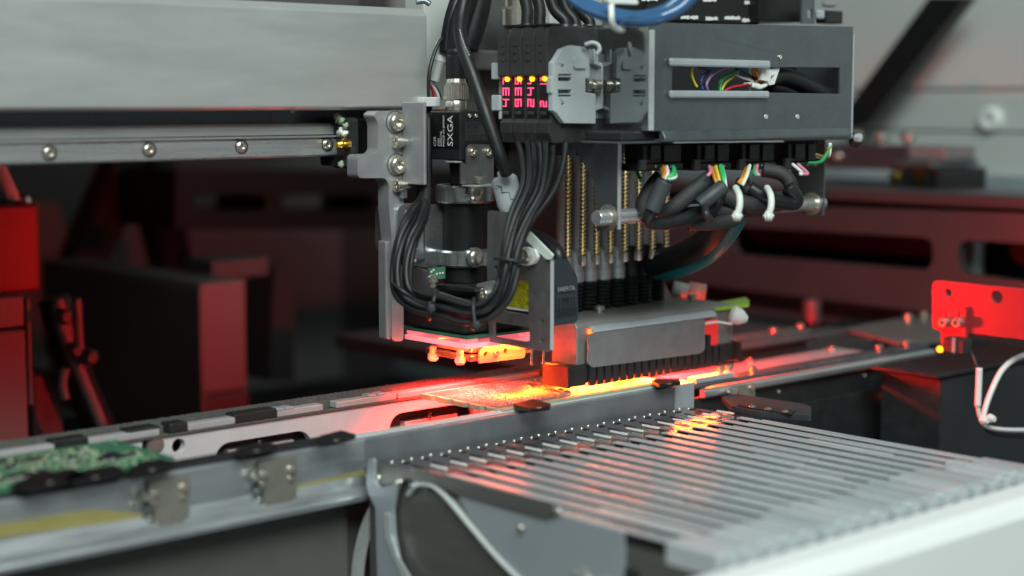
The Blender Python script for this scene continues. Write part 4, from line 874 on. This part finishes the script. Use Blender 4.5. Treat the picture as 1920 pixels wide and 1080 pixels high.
for i, pts in enumerate(([(18, 918), (60, 898), (135, 886), (165, 900), (60, 926)], [(118, 905), (150, 890), (215, 880), (240, 893), (140, 912)], [(238, 888), (268, 872), (310, 868), (330, 878), (250, 900)], [(440, 850), (455, 842), (505, 836), (522, 842), (452, 860)],
                         [(594, 830), (600, 824), (640, 814), (668, 822), (640, 830), (600, 838)], [(962, 764), (1000, 755), (1033, 764), (1031, 769), (995, 774)], [(1222, 720), (1232, 715), (1274, 716), (1276, 722), (1236, 727)])):
    k = thing('board_clamp', cl[i], 'clamp', 'black clamps along the front rail')
    z = .9008 if i > 4 else .9018
    plate('pad', 'Z', z, .0022, pts, 'black_satin', k, rnd=.001, bevel=.0005)
    cxx = sum(p[0] for p in pts)/len(pts); cyy = sum(p[1] for p in pts)/len(pts); screw(P(cxx+6, cyy, Z=z+.0022), NZ, .0016, .0006, k, socket=False)
# rear rail
rrr = thing('rear_conveyor_rail', 'pale rear conveyor rail with slots and dark brush along its top', 'rail')
YRR = .80; za = P(300, 819, Y=YRR).z
za = (za+P(760, 751, Y=YRR).z)/2
xl = P(-150, 850, Y=YRR).x; xe2 = 1.06
q_ = lambda a, b: proj('Y', YRR, [(a, b)])[0]
def slot(x0, y0, x1, y1, r):
    a, b = q_(x0, y0), q_(x1, y1); return rr2(min(a[0], b[0]), min(a[1], b[1]), max(a[0], b[0]), max(a[1], b[1]), r, 8)
s1 = slot(402, 834, 585, 880, .010); s2 = slot(730, 778, 890, 830, .010)
plate2('rail_face', 'Y', YRR, .005, [(xl, za-.045), (.86, za-.045), (.86, za), (xl, za)], [s1, s2, circ2(q_(335, 836), .0042, 24), circ2(q_(285, 834), .0062, 24)], 'plate_pale', rrr, .0005)
box('rail_back', (xl, YRR+.012, za-.05), (xe2, YRR+.016, za-.001), 'box_grey', rrr, 0)
box('belt_edge', (xl, YRR-.0015, za+.0003), (xe2, YRR+.004, za+.0012), 'base_grey', rrr, 0)
def xr_(a): return P(a, 800, Y=YRR).x
segs = [(-90, 100), (165, 298), (352, 440), (520, 605), (630, 742), (746, 893), (900, 1010)]
for a, b in segs:
    box('guide_bar', (xr_(a), YRR-.0008, za+.0014), (xr_(b), YRR+.0065, za+.0052), 'plate_mid', rrr, .0005); 
for a in (518, 535, 690, 708): box('joint_block', (xr_(a), YRR-.001, za+.0053), (xr_(a+14), YRR+.006, za+.0066), 'zinc_light', rrr, .0003)
# brush strip: fuzzy black pile
bm = bmesh.new(); x = xl
abox(bm, (xl, YRR+.0072, za-.004), (xe2, YRR+.026, za+.0052))
while x < P(1010, 720, Y=YRR).x:
    for _ in range(7):
        yy = YRR+.0075+random.random()*.018; r = .00035; hgt = .0003+random.random()*.0007
        a = bm.verts.new((x-r, yy-r, za+.0051)); b = bm.verts.new((x+r, yy-r, za+.0051)); c = bm.verts.new((x, yy+r, za+.0051)); d = bm.verts.new((x+random.uniform(-.001, .001), yy+random.uniform(-.001, .001), za+.0052+hgt))
        bm.faces.new((a, b, d)); bm.faces.new((b, c, d)); bm.faces.new((c, a, d))
    x += .0013
br = fin('brush_strip', bm, 'base_grey', rrr); br['kind'] = 'stuff'
for a0, a1 in ((318, 352), (240, 300), (440, 520), (100, 165)):
    box('black_clip', (xr_(a0), YRR-.0004, za+.0013), (xr_(a1), YRR+.010, za+.0068), 'black_plastic', rrr, .0008)
for i, (x0, y0, x1, y1) in enumerate(((428, 834, 552, 882), (760, 783, 858, 830))):
    sb_ = boxY('slot_block', x0, y0, x1, y1, YRR+.0055, .006, 'plate_pale', rrr, .0005)
    for u in (.28, .80):
        c = P(x0+(x1-x0)*u, y0+(y1-y0)*(.68-u*.25), Y=YRR+.0055); lathe('roller', c, NY, [(.0058, -.002), (.0058, .0006), (.0048, .0010), (.0024, .0010), (.002, .0002), (0, .0002)], 'cast_alu', sb_, 24)
    boxY('slot_pin', x0+(x1-x0)*.45, y0-9+(1-i)*0, x0+(x1-x0)*.50, y0+3, YRR+.004, .004, 'screw_steel', rrr, .0004)
lathe('pulley', P(287, 832, Y=YRR+.004), NY, [(.0055, 0), (.0055, .003), (.0045, .0045), (0, .0045)], 'screw_steel', rrr)
# ---- right hand extension
rx = thing('rail_extension', 'dark conveyor extension with pale edge bar running right', 'rail')
xs_, xf_ = P(1322, 740, Y=YF_).x, 1.085
prism('edge_bar', 'X', xs_, xf_, [(YF_+.001, .8860), (YF_-.0005, .8875), (YF_-.0005, .8905), (YF_+.001, .8918), (YF_+.005, .8918), (YF_+.005, .8860)], 'alu_brushed', rx, .0004)
box('black_side', (xs_-.01, YF_+.0055, .72), (xf_, YF_+.012, .8855), 'black_plastic', rx, .0005)
box('black_side_lower', (.80, YF_+.001, .70), (xf_+.1, YF_+.004, .8700), 'black_plastic', rx, .0005)
box('top_plate', (xs_-.008, YF_+.0055, .8920), (xf_, YF_+.020, .8950), 'zinc', rx, .0006)
box('jaw', (xs_-.002, YF_+.006, .8953), (P(1390, 720, Y=YF_).x, YF_+.014, .8990), 'zinc_light', rx, .0006)
for a, b in ((1351, 713), (1367, 711), (1411, 705), (1648, 664), (1700, 656)):
    c = P(a, b, Y=YF_+.011); c.z = .895 if a > 1400 else .899; lathe('bolt', c, NZ, [(.0020, 0), (.0020, .002), (.0030, .0022), (.0030, .0045), (.002, .0052), (0, .0052)], 'screw_steel', rx, 14)
box('floor_plate', (.862, YF_+.022, .8835), (1.075, .795, .8850), 'plate_mid', rx, .0005)
for a, b in ((1405, 681), (1560, 657)): screw(P(a, b, Z=.885), NZ, .0036, .003, rx)
box('rear_bar', (.84, .803, .892), (1.10, .822, .8975), 'zinc', rx, .0006)
for a, b in ((1450, 640), (1500, 634)):
    c = P(a, b, Y=.812); c.z = .8975; lathe('bolt', c, NZ, [(.0024, 0), (.0024, .003), (.0034, .0032), (.0034, .0065), (.002, .0072), (0, .0072)], 'screw_steel', rx, 14)
cp_ = thing('cross_plate', 'dull khaki cross plate with two bolts beyond the conveyor end', 'plate')
plate('plate', 'Z', .893, .003, [(1580, 622), (1700, 600), (1770, 598), (1800, 640), (1690, 650)], 'base_grey', cp_)
for a, b in ((1702, 600), (1732, 596)): c = P(a, b+4, Z=.896); lathe('bolt', c, NZ, [(.0026, 0), (.0026, .003), (.004, .0032), (.004, .007), (0, .0075)], 'screw_steel', cp_, 14)
pw = thing('support_post', 'pale round post standing in the dark behind the conveyor', 'post'); c = P(1522, 605, Y=1.0); lathe('post', c, NZ, [(.0085, 0), (.0085, .022), (.0065, .023), (0, .023)], 'zinc_light', pw); lathe('base', c-V((0, 0, .01)), NZ, [(.016, 0), (.016, .0095), (0, .0095)], 'black_plastic', pw)
xb_ = thing('rear_bench', 'dark flat bench top behind the conveyor extension', 'bench'); box('top', (.88, .86, .86), (1.22, 1.20, .872), 'box_grey', xb_, .001)
# little lamps and screws on the black side
il = thing('indicator', 'tiny red lit fitting on the black conveyor side', 'indicator'); c = P(1664, 743, Y=YF_+.001); lathe('lens', c, NY, [(.0026, 0), (.0022, .003), (0, .0035)], 'led_red', il, 12)
tube('clip', [P(1676, 743, Y=YF_), P(1688, 738, Y=YF_-.003), P(1698, 744, Y=YF_-.003)], .0012, 'screw_steel', il, 8)
for a, b, lab in ((1620, 704, 'small screw high on black conveyor side'), (1459, 734, 'small screw beside the brown hinge clip'), (1735, 816, 'small screw low on black conveyor side')):
    tag(screw(P(a, b, Y=YF_+(.0055 if b < 740 else .001)), NY, .0016, .001, None, name='side_screw'), lab, 'screw')
# ================================================================== boards
def board(name, label, x0, x1, y0, y1, base, notch, n, cols, grp=None):
    t = thing(name, label, 'circuit board', grp)
    z1_ = .9003; z0_ = .8972 if notch else .8980
    out = []
    if notch:
        out = [(x1, y0), (x1, y1)]
        ys = [y1-(y1-y0)*k/5 for k in range(6)]
        out.append((x0+.001, y1))
        for k in range(5):
            a, b = ys[k], ys[k+1]; out += [(x0, a-(a-b)*.12), (x0, a-(a-b)*.72), (x0+.0022, a-(a-b)*.80), (x0+.0022, a-(a-b)*.92)]
        out.append((x0, y0))
    else: out = [(x0, y0), (x1-.012, y0), (x1, y0+.012), (x1, y1), (x0, y1)]
    b = plate2('substrate', 'Z', z0_, z1_-z0_, out, [], 'pcb_edge' if notch else 'pcb_green', t, .0002)
    ins = .0035
    if notch:
        plate2('solder_mask', 'Z', z1_+.00005, .0001, [(x0+ins, y0+.006), (x1-ins, y0+.006), (x1-ins, y1-.003), (x0+ins, y1-.003)], [], base, t, 0)
        for u0, u1 in ((.10, .34), (.36, .95)): box('edge_rail', (x0+(x1-x0)*u0, y0+.0005, z1_+.00003), (x0+(x1-x0)*u1, y0+.0048, z1_+.0004), 'pcb_edge', t, 0)
    per = {}
    for m_ in cols: per[m_] = bmesh.new()
    for _ in range(n):
        m_ = random.choices(list(cols), [c_[0] for c_ in cols.values()])[0]; w = cols[m_]
        cx_ = random.uniform(x0+.006, x1-.006); cy_ = random.uniform(y0+.009, y1-.006)
        # keep parts in rows and leave lanes
        cx_ = round(cx_/.0013)*.0013+random.uniform(-.0002, .0002); cy_ = round(cy_/.0021)*.0021
        gx_, gy_ = int((cx_-x0)/.0125), int((cy_-y0)/.0145)
        if random.Random(gx_*31+gy_*17+n).random() < .20: continue
        a, b2 = random.uniform(*w[1]), random.uniform(*w[1])*.62
        if random.random() < .5: a, b2 = b2, a
        abox(per[m_], (cx_-a, cy_-b2, z1_+.0001), (cx_+a, cy_+b2, z1_+random.uniform(*w[2])))
    for m_, bm in per.items():
        o = fin('components', bm, m_, t); o['kind'] = 'stuff'
    # rows of pins and bigger chips as parts
    for _ in range(9 if notch else 22):
        a, b2 = random.uniform(x0+.012, x1-.02), random.uniform(y0+.014, y1-.014); w_, d_ = random.uniform(.004, .0075), random.uniform(.0035, .006)
        ch = box('chip', (a, b2, z1_+.0003), (a+w_, b2+d_, z1_+.0016), 'chip' if not notch else 'chip_tan', t, .0002)
        bm = bmesh.new()
        for k in range(6):
            xx = a+w_*(k+.5)/6
            for yy in (b2-.0007, b2+d_+.0001): abox(bm, (xx-.0002, yy, z1_+.0002), (xx+.0002, yy+.0006, z1_+.0008))
        fin('pins', bm, 'solder', ch)
    return t
yp0, yp1 = .7125, .7880
board('circuit_board', 'bare tan circuit board glowing red and yellow under the head', .6425, .7900, yp0, yp1, 'pcb_top', True, 6500, {'solder': (5, (.0003, .0006), (.0002, .0004)), 'chip_tan': (2, (.0003, .0006), (.0002, .0005)), 'chip': (0.8, (.0003, .0006), (.0002, .0004))}, 'circuit boards on the conveyor')
board('circuit_board', 'green circuit board on the conveyor at the left edge', .25, .4330, .7165, .7880, 'pcb_green', False, 2600, {'solder': (2, (.0004, .0008), (.0003, .0006)), 'chip': (1.6, (.0004, .0009), (.0003, .0008)), 'chip_tan': (1.5, (.0004, .0008), (.0003, .0006)), 'pcb_edge': (2, (.0004, .0010), (.0003, .0006)), 'green_tube': (1.5, (.0005, .0012), (.0002, .0005))}, 'circuit boards on the conveyor')
# ---- machine front under the conveyor
fb = struct(box('machine_front', (-0.4, .7235, .60), (1.6, .74, .862), 'base_grey', None, 0))
fp = thing('front_cover', 'plain dark grey cover plate below the bright conveyor rail', 'cover')
box('plate', (P(-300, 1100, Y=.718).x, .7195, .70), (P(655, 1000, Y=.718).x, .7228, zl_-.0045), 'base_grey', fp, .0005)
bp = thing('base_plate', 'dark grey mounting plate with a screw under the first feeder', 'plate')
box('plate', (.546, .690, .70), (.60, .698, .858), 'base_grey', bp, .0005); screw(P(806, 1010, Y=.690), NY, .0042, .003, bp, socket=False)
box('step', (.546, .678, .70), (.62, .6895, P(850, 1062, Y=.68).z), 'feeder_body', bp, .0008)
for a in (880, 912): lathe('hole', P(a, 1073, Y=.678), NY, [(.0028, -.0005), (.0028, .0002), (0, .0002)], 'dark_hole', bp, 14)

# ================================================================== tape feeders
ZF = .886; PF = .01372; X0F = .5338; NFD = 19
ordw = ['first', 'second', 'third', 'fourth', 'fifth', 'sixth', 'seventh', 'eighth', 'ninth', 'tenth', 'eleventh', 'twelfth', 'thirteenth', 'fourteenth', 'fifteenth', 'sixteenth', 'seventeenth', 'eighteenth', 'nineteenth']
YT, YH, YE_ = .7035, .652, .448
w = .0131
def bx_(name, y0, y1, x0, x1, z0, z1, m_, par, bev=.0004): return box(name, (X0F+x0, y0, ZF+z0), (X0F+x1, y1, ZF+z1), m_, par, bev)
f0_ = thing('tape_feeder', '', 'feeder', 'tape feeders in a row')
proto = []
bx_('body', YE_+.002, YT-.004, .0008, w-.0008, -.075, -.0055, 'feeder_side', f0_)
bx_('shade_rib', YE_+.034, YH-.0015, .0007, .0054, -.0054, -.0002, 'black_satin', f0_, 0)  # black rib puts the shade of the groove into the colour
prism('head_plate', 'X', X0F+.0001, X0F+PF-.0002, [(YH-.004, ZF-.0050), (YH-.004, ZF-.0003), (YT-.001, ZF-.0012), (YT, ZF-.0018), (YT, ZF-.0050)], 'head_metal', f0_, .0002)
bx_('slot', .6760, .6860, .0055, .0068, -.0030, -.00065, 'dark_hole', f0_, 0)
bx_('shutter', .6535, .6660, .0035, .0118, -.0020, -.0003, 'head_metal', f0_, .0002)
bx_('side_rail', YE_+.032, YH-.001, .0003, .0058, -.0001, .0007, 'feeder_light', f0_)
bx_('tape_guide', YE_+.032, YH-.003, .0080, .0118, -.0054, -.0008, 'feeder_mid', f0_)
bx_('edge_lip', YE_+.032, YH-.012, .0120, .0126, -.0054, -.0004, 'feeder_light', f0_, .0002)
cpx = X0F+.0088
plate2('clip', 'Z', ZF+.0003, .0010, [(cpx-.0009, .6600), (cpx+.0007, .6600), (cpx+.0007, .6625), (cpx+.0016, .6632), (cpx+.0007, .6648), (cpx+.0005, .6735), (cpx-.0005, .6735)], [], 'white_plastic', f0_, .0003)
for yy, xx in ((.7005, .0035), (.6975, .0088)): screw(V((X0F+xx, yy, ZF-.0012)), NZ, .0011, .0007, f0_, socket=False)
bx_('tip_tooth', .6915, .6945, .0060, .0095, -.0030, -.0006, 'black_satin', f0_, .0002)
lathe('knob', (X0F+w/2, YE_+.004, ZF-.0012), NZ, [(.0036, -.006), (.0038, -.0008), (.0034, .0010), (.0022, .0018), (0, .0020)], 'feeder_light', f0_, 18)
bx_('handle', YE_-.012, YE_-.001, .002, w-.002, -.014, -.0045, 'feeder_mid', f0_, .002)
proto = [c for c in COL.objects if c.parent is f0_]
fl = []
for i in range(NFD):
    if i == 0: r = f0_
    else:
        r = f0_.copy(); COL.objects.link(r); r.location.x = PF*i
        for ch in proto:
            c = ch.copy(); COL.objects.link(c); c.parent = r
    fl.append(r)
    lab = 'first tape feeder, at the left end of the row with dark side' if i == 0 else 'last tape feeder, at the right end of the row' if i == NFD-1 else ordw[i]+' tape feeder counted from the left end of the row'
    r['label'] = lab
    ln_ = random.uniform(.034, .046)
    box('front_cover', (X0F+.0003, YE_+.006, ZF-.010), (X0F+w-random.choice([.0008, .0022, .0030]), YE_+ln_, ZF+.0009), random.choice(['feeder_light', 'cover_mid', 'cover_soft']), r, .0012)
    # its own tape, and a pin or two where it lies
    m_ = random.choice(['tape_a', 'tape_b', 'tape_b', 'tape_b', 'tape_c', 'tape_a', 'tape_b'])
    y0 = YE_+.032+random.uniform(0, .05); o = box('tape', (X0F+.0060, y0, ZF-.0050), (X0F+.0078, YH-.002, ZF-.0030), m_, r, .0002); o.location.x = 0
    if random.random() < .7:
        yy = random.uniform(.50, .63); screw(V((X0F+.0070, yy, ZF-.0011)), NZ, .0012, .0012, r, name='tape_pin', socket=False)
    if random.random() < .6:
        yy = random.uniform(.52, .60); L_ = random.uniform(.03, .07); box('peel_strip', (X0F+.0060, yy-L_, ZF-.0008), (X0F+.0116, yy, ZF-.0002 + .0004), random.choice(['tape_a', 'feeder_mid', 'tape_paper']), r, .0002)
# left side of the first feeder: side plate, hook leg, tape arch, body
XS = X0F-.0012
C8 = lambda x, y: (640+x/4.909, 860+y/4.909)
plate('side_plate', 'X', XS, .0014, [C8(*p) for p in ((300, 40), (700, 105), (1200, 225), (1950, 415), (1990, 520), (1880, 560), (1571, 470), (1060, 330), (850, 235), (600, 195), (330, 262), (300, 210))], 'feeder_side', f0_, rnd=.001)
plate('hook_leg', 'X', XS-.0022, .0020, [C8(*p) for p in ((246, 0), (298, 0), (300, 200), (340, 272), (470, 240), (545, 196), (500, 330), (470, 480), (482, 700), (560, 1120), (330, 1120), (312, 450), (240, 300), (228, 210))], 'feeder_body', f0_, rnd=.002)
plate('lower_body', 'X', XS+.001, .0018, [C8(*p) for p in ((1070, 332), (1571, 480), (1880, 565), (1990, 525), (2600, 680), (2600, 1400), (1900, 1400), (1180, 545))], 'feeder_body', f0_, rnd=.002)
plate('latch_leg', 'X', XS-.0030, .0007, [C8(*p) for p in ((385, 500), (440, 500), (455, 700), (520, 900), (640, 1100), (560, 1100), (470, 900), (400, 720))], 'edge_bright', f0_, rnd=.001)
for x, y in ((340, 178), (535, 215), (1650, 640), (1990, 480)): screw(P(*C8(x, y), X=XS-(.0022 if x == 535 else 0)), NX, .0022, .0012, f0_, socket=False)
box('motor_block', (XS+.0012, .500, .845), (XS+.012, .545, .8700), 'black_plastic', f0_, .001)
for k in range(3): lathe('gear', (XS+.001, .508+k*.014, .857), NX, [(.0055, 0), (.0055, .002), (.002, .003), (0, .003)], 'screw_steel', f0_, 16)
def ribbon(name, pts, X, wid, m_, par, th=.0006):
    ps = smoothpath([P(*C8(a, b), X=X) for a, b in pts], 6); bm = bmesh.new(); rows = []
    for i, p in enumerate(ps):
        t = (ps[min(i+1, len(ps)-1)]-ps[max(i-1, 0)]).normalized(); n = V((0, -t.z, t.y))
        rows.append([bm.verts.new(p+V((a, 0, 0))+n*b) for a, b in ((0, 0), (wid, 0), (wid, th), (0, th))])
    for a, b in zip(rows, rows[1:]):
        for k in range(4): bm.faces.new((a[k], a[(k+1) % 4], b[(k+1) % 4], b[k]))
    bm.faces.new(rows[0][::-1]); bm.faces.new(rows[-1]); return fin(name, bm, m_, par, 0, True)
ta = thing('component_tape', 'grey tape arching under the first feeder', 'tape', 'loose component tapes')
ribbon('tape', [(590, 330), (640, 268), (720, 232), (800, 234), (890, 290), (1000, 405), (1200, 645), (1420, 900), (1640, 1120)], XS-.001, .0085, 'tape_paper', ta, .0016)
tb = thing('component_tape', 'grey perforated tape curling down left of the hook leg', 'tape', 'loose component tapes')
def tape_side(pts, wpx, X, par):
    """perforated tape seen on its broad side"""
    ps = smoothpath([V((a, b, 0)) for a, b in pts], 5); L, R_ = [], []
    for i, p in enumerate(ps):
        t = (ps[min(i+1, len(ps)-1)]-ps[max(i-1, 0)]).normalized(); n = V((-t.y, t.x, 0))
        L.append(C8(*(p+n*wpx/2).to_2d())); R_.append(C8(*(p-n*wpx/2).to_2d()))
    holes = [('c', *C8(*(ps[i].x-wpx*.18, ps[i].y)), .0006) for i in range(3, len(ps)-1, 2)]
    plate('tape', 'X', X, .0005, L+R_[::-1], 'tape_paper', par, holes=holes, bevel=0)
tape_side([(330, 420), (262, 560), (205, 720), (160, 930), (140, 1150)], 112, XS+.0050, tb)
tc_ = thing('component_tape', 'narrow grey tape hanging between the curled tape and hook leg', 'tape', 'loose component tapes')
tape_side([(345, 820), (318, 930), (300, 1150)], 46, XS+.0030, tc_)
# ---- cover bar in front of the feeders
wcv = thing('front_bar', 'white cover bar across the blurred lower right corner', 'cover')
Yw = .425; zt_w = P(1695, 984, Y=Yw+.004).z
prism('bar', 'X', .42, .95, [(Yw-.012, zt_w-.06), (Yw-.012, zt_w-.007), (Yw-.009, zt_w-.002), (Yw-.004, zt_w), (Yw+.012, zt_w), (Yw+.012, zt_w-.06)], 'cover_white', wcv, .001)
pc = thing('feeder_bank_plate', 'pale grey feeder bank plate under the feeder handles', 'plate')
box('plate', (.50, Yw+.0125, .828), (.93, .52, .832), 'cover_white', pc, .001)
# ---- black bracket at the right end of the feeders
kb = thing('end_bracket', 'black bracket with two screws at the right end of the feeders', 'bracket')
plate('top', 'Z', .8855, .0035, [(1352, 753), (1380, 748), (1500, 766), (1521, 772), (1521, 790), (1420, 782), (1372, 772)], 'module_plastic', kb, rnd=.002, bevel=.0006)
plate('inset', 'Z', .8891, .0006, [(1382, 762), (1398, 757), (1492, 771), (1484, 778)], 'black_satin', kb, bevel=0)
for a, b in ((1410, 763), (1440, 767), (1472, 772)): screw(P(a, b, Z=.8897), NZ, .0022, .0010, kb, socket=False)
# ================================================================== loose cable loop in front of the lens
cl_ = thing('cable_loop', 'bundle of black cables looping under the lens up to the amplifiers', 'cable')
path = [(797, 215, 1.012), (795, 300, 1.000), (797, 365, .985), (783, 405, .97), (762, 450, .96), (752, 500, .955), (757, 545, .95), (785, 566, .945), (830, 576, .938), (872, 588, .932), (910, 585, .928), (940, 556, .925), (952, 515, .925), (960, 465, .928), (978, 410, .935), (1002, 355, .945), (1015, 310, .955), (1018, 268, .965)]
N7 = 7
ends = [972, 990, 1000, 1012, 1024, 1036, 1062]
for k in range(N7):
    off = (k-3); pts = []
    for i, (a, b, d) in enumerate(path):
        p0 = path[max(i-1, 0)]; p1 = path[min(i+1, len(path)-1)]; tx, ty = p1[0]-p0[0], p1[1]-p0[1]; l = math.hypot(tx, ty); nx, ny = -ty/l, tx/l
        sp = 2.2 if i < 3 else 5.6 if i < 10 else 5.2 if i < 14 else 7.0
        aa, bb = a+nx*off*sp, b+ny*off*sp
        if i >= 15: f_ = (i-14)/3; aa = aa*(1-f_)+ends[N7-1-k if 0 else k]*f_; 
        if i == len(path)-1: bb = 266
        wob = math.sin(i*1.7+k*2.1)*1.3
        pts.append((aa+wob, bb+wob*.5, d+(.004*math.sin(k*1.9+i*.6) if i > 2 else .002*k)))
    pts = [(p[0], p[1], p[2]) for p in pts]
    tube('cable', pd(*pts), .0017, 'rubber', cl_, 10)
def cabletie(lab, a, b, d, rx_, ang, tail=None):
    t = thing('cable_tie', lab, 'cable tie', 'black ties round the cable loop'); u, v = math.cos(ang), math.sin(ang); n = 20
    c0 = P(a, b, D=d); ex = (RT*u-UP*v)*rx_; ez = FW*.0075
    ps = [c0+ex*math.cos(2*math.pi*k/n)+ez*math.sin(2*math.pi*k/n) for k in range(n+1)]
    tube('strap', ps, .0011, 'black_plastic', t, 6, 2)
    if tail: tube('tail', [c0-FW*.0080+ex*.2, P(tail[0], tail[1]-6, D=d-.010), P(tail[0], tail[1], D=d-.010)], .0009, 'black_plastic', t, 6); q = P(tail[0]+3, tail[1]+4, D=d-.010); lathe('head', q, -FW, [(.0016, -.001), (.0024, 0), (.0024, .002), (0, .0025)], 'black_plastic', t, 6)
cabletie('black tie round the cable loop at its left bottom bend', 760, 548, .950, .0085, math.radians(35))
cabletie('black tie with tail under the middle of the cable loop', 812, 572, .941, .0085, math.radians(-75), (806, 574))
cabletie('black tie with dangling head at the bottom of the loop', 888, 588, .930, .0085, math.radians(-88), (890, 606))
cabletie('black tie round the loop beside the white clamp', 957, 488, .926, .0085, math.radians(8))

# ================================================================== origins: put every mesh's origin into its middle and every Empty at its thing's base
def finish():
    for me in {o.data for o in COL.objects if o.type == 'MESH'}:
        if not me.vertices: continue
        xs = [v.co for v in me.vertices]; n = len(xs)
        lo = V((min(v.x for v in xs), min(v.y for v in xs), min(v.z for v in xs))); hi = V((max(v.x for v in xs), max(v.y for v in xs), max(v.z for v in xs)))
        c = (lo+hi)/2; me.transform(Matrix.Translation(-c)); me['c'] = c
        me['lo'] = lo; me['hi'] = hi
    for o in COL.objects:
        if o.type == 'MESH' and 'c' in o.data: o.location = o.location + V(o.data['c'])
    # children of meshes: take the parent's shift out again
    for o in COL.objects:
        p = o.parent
        if o.type == 'MESH' and p is not None and p.type == 'MESH' and 'c' in p.data: o.location = o.location - V(p.data['c'])
    for e in [o for o in COL.objects if o.type == 'EMPTY']:
        ms = [c for c in e.children if c.type == 'MESH']
        if not ms: continue
        lo = [min(c.location[i]-(c.data['hi'][i]-c.data['lo'][i])/2 for c in ms) for i in range(3)]
        hi = [max(c.location[i]+(c.data['hi'][i]-c.data['lo'][i])/2 for c in ms) for i in range(3)]
        b = V(((lo[0]+hi[0])/2, (lo[1]+hi[1])/2, lo[2]))
        for c in e.children: c.location = c.location - b
        e.location = e.location + b
    for me in {o.data for o in COL.objects if o.type == 'MESH'}:
        for k in ('c', 'lo', 'hi'):
            if k in me: del me[k]
finish()
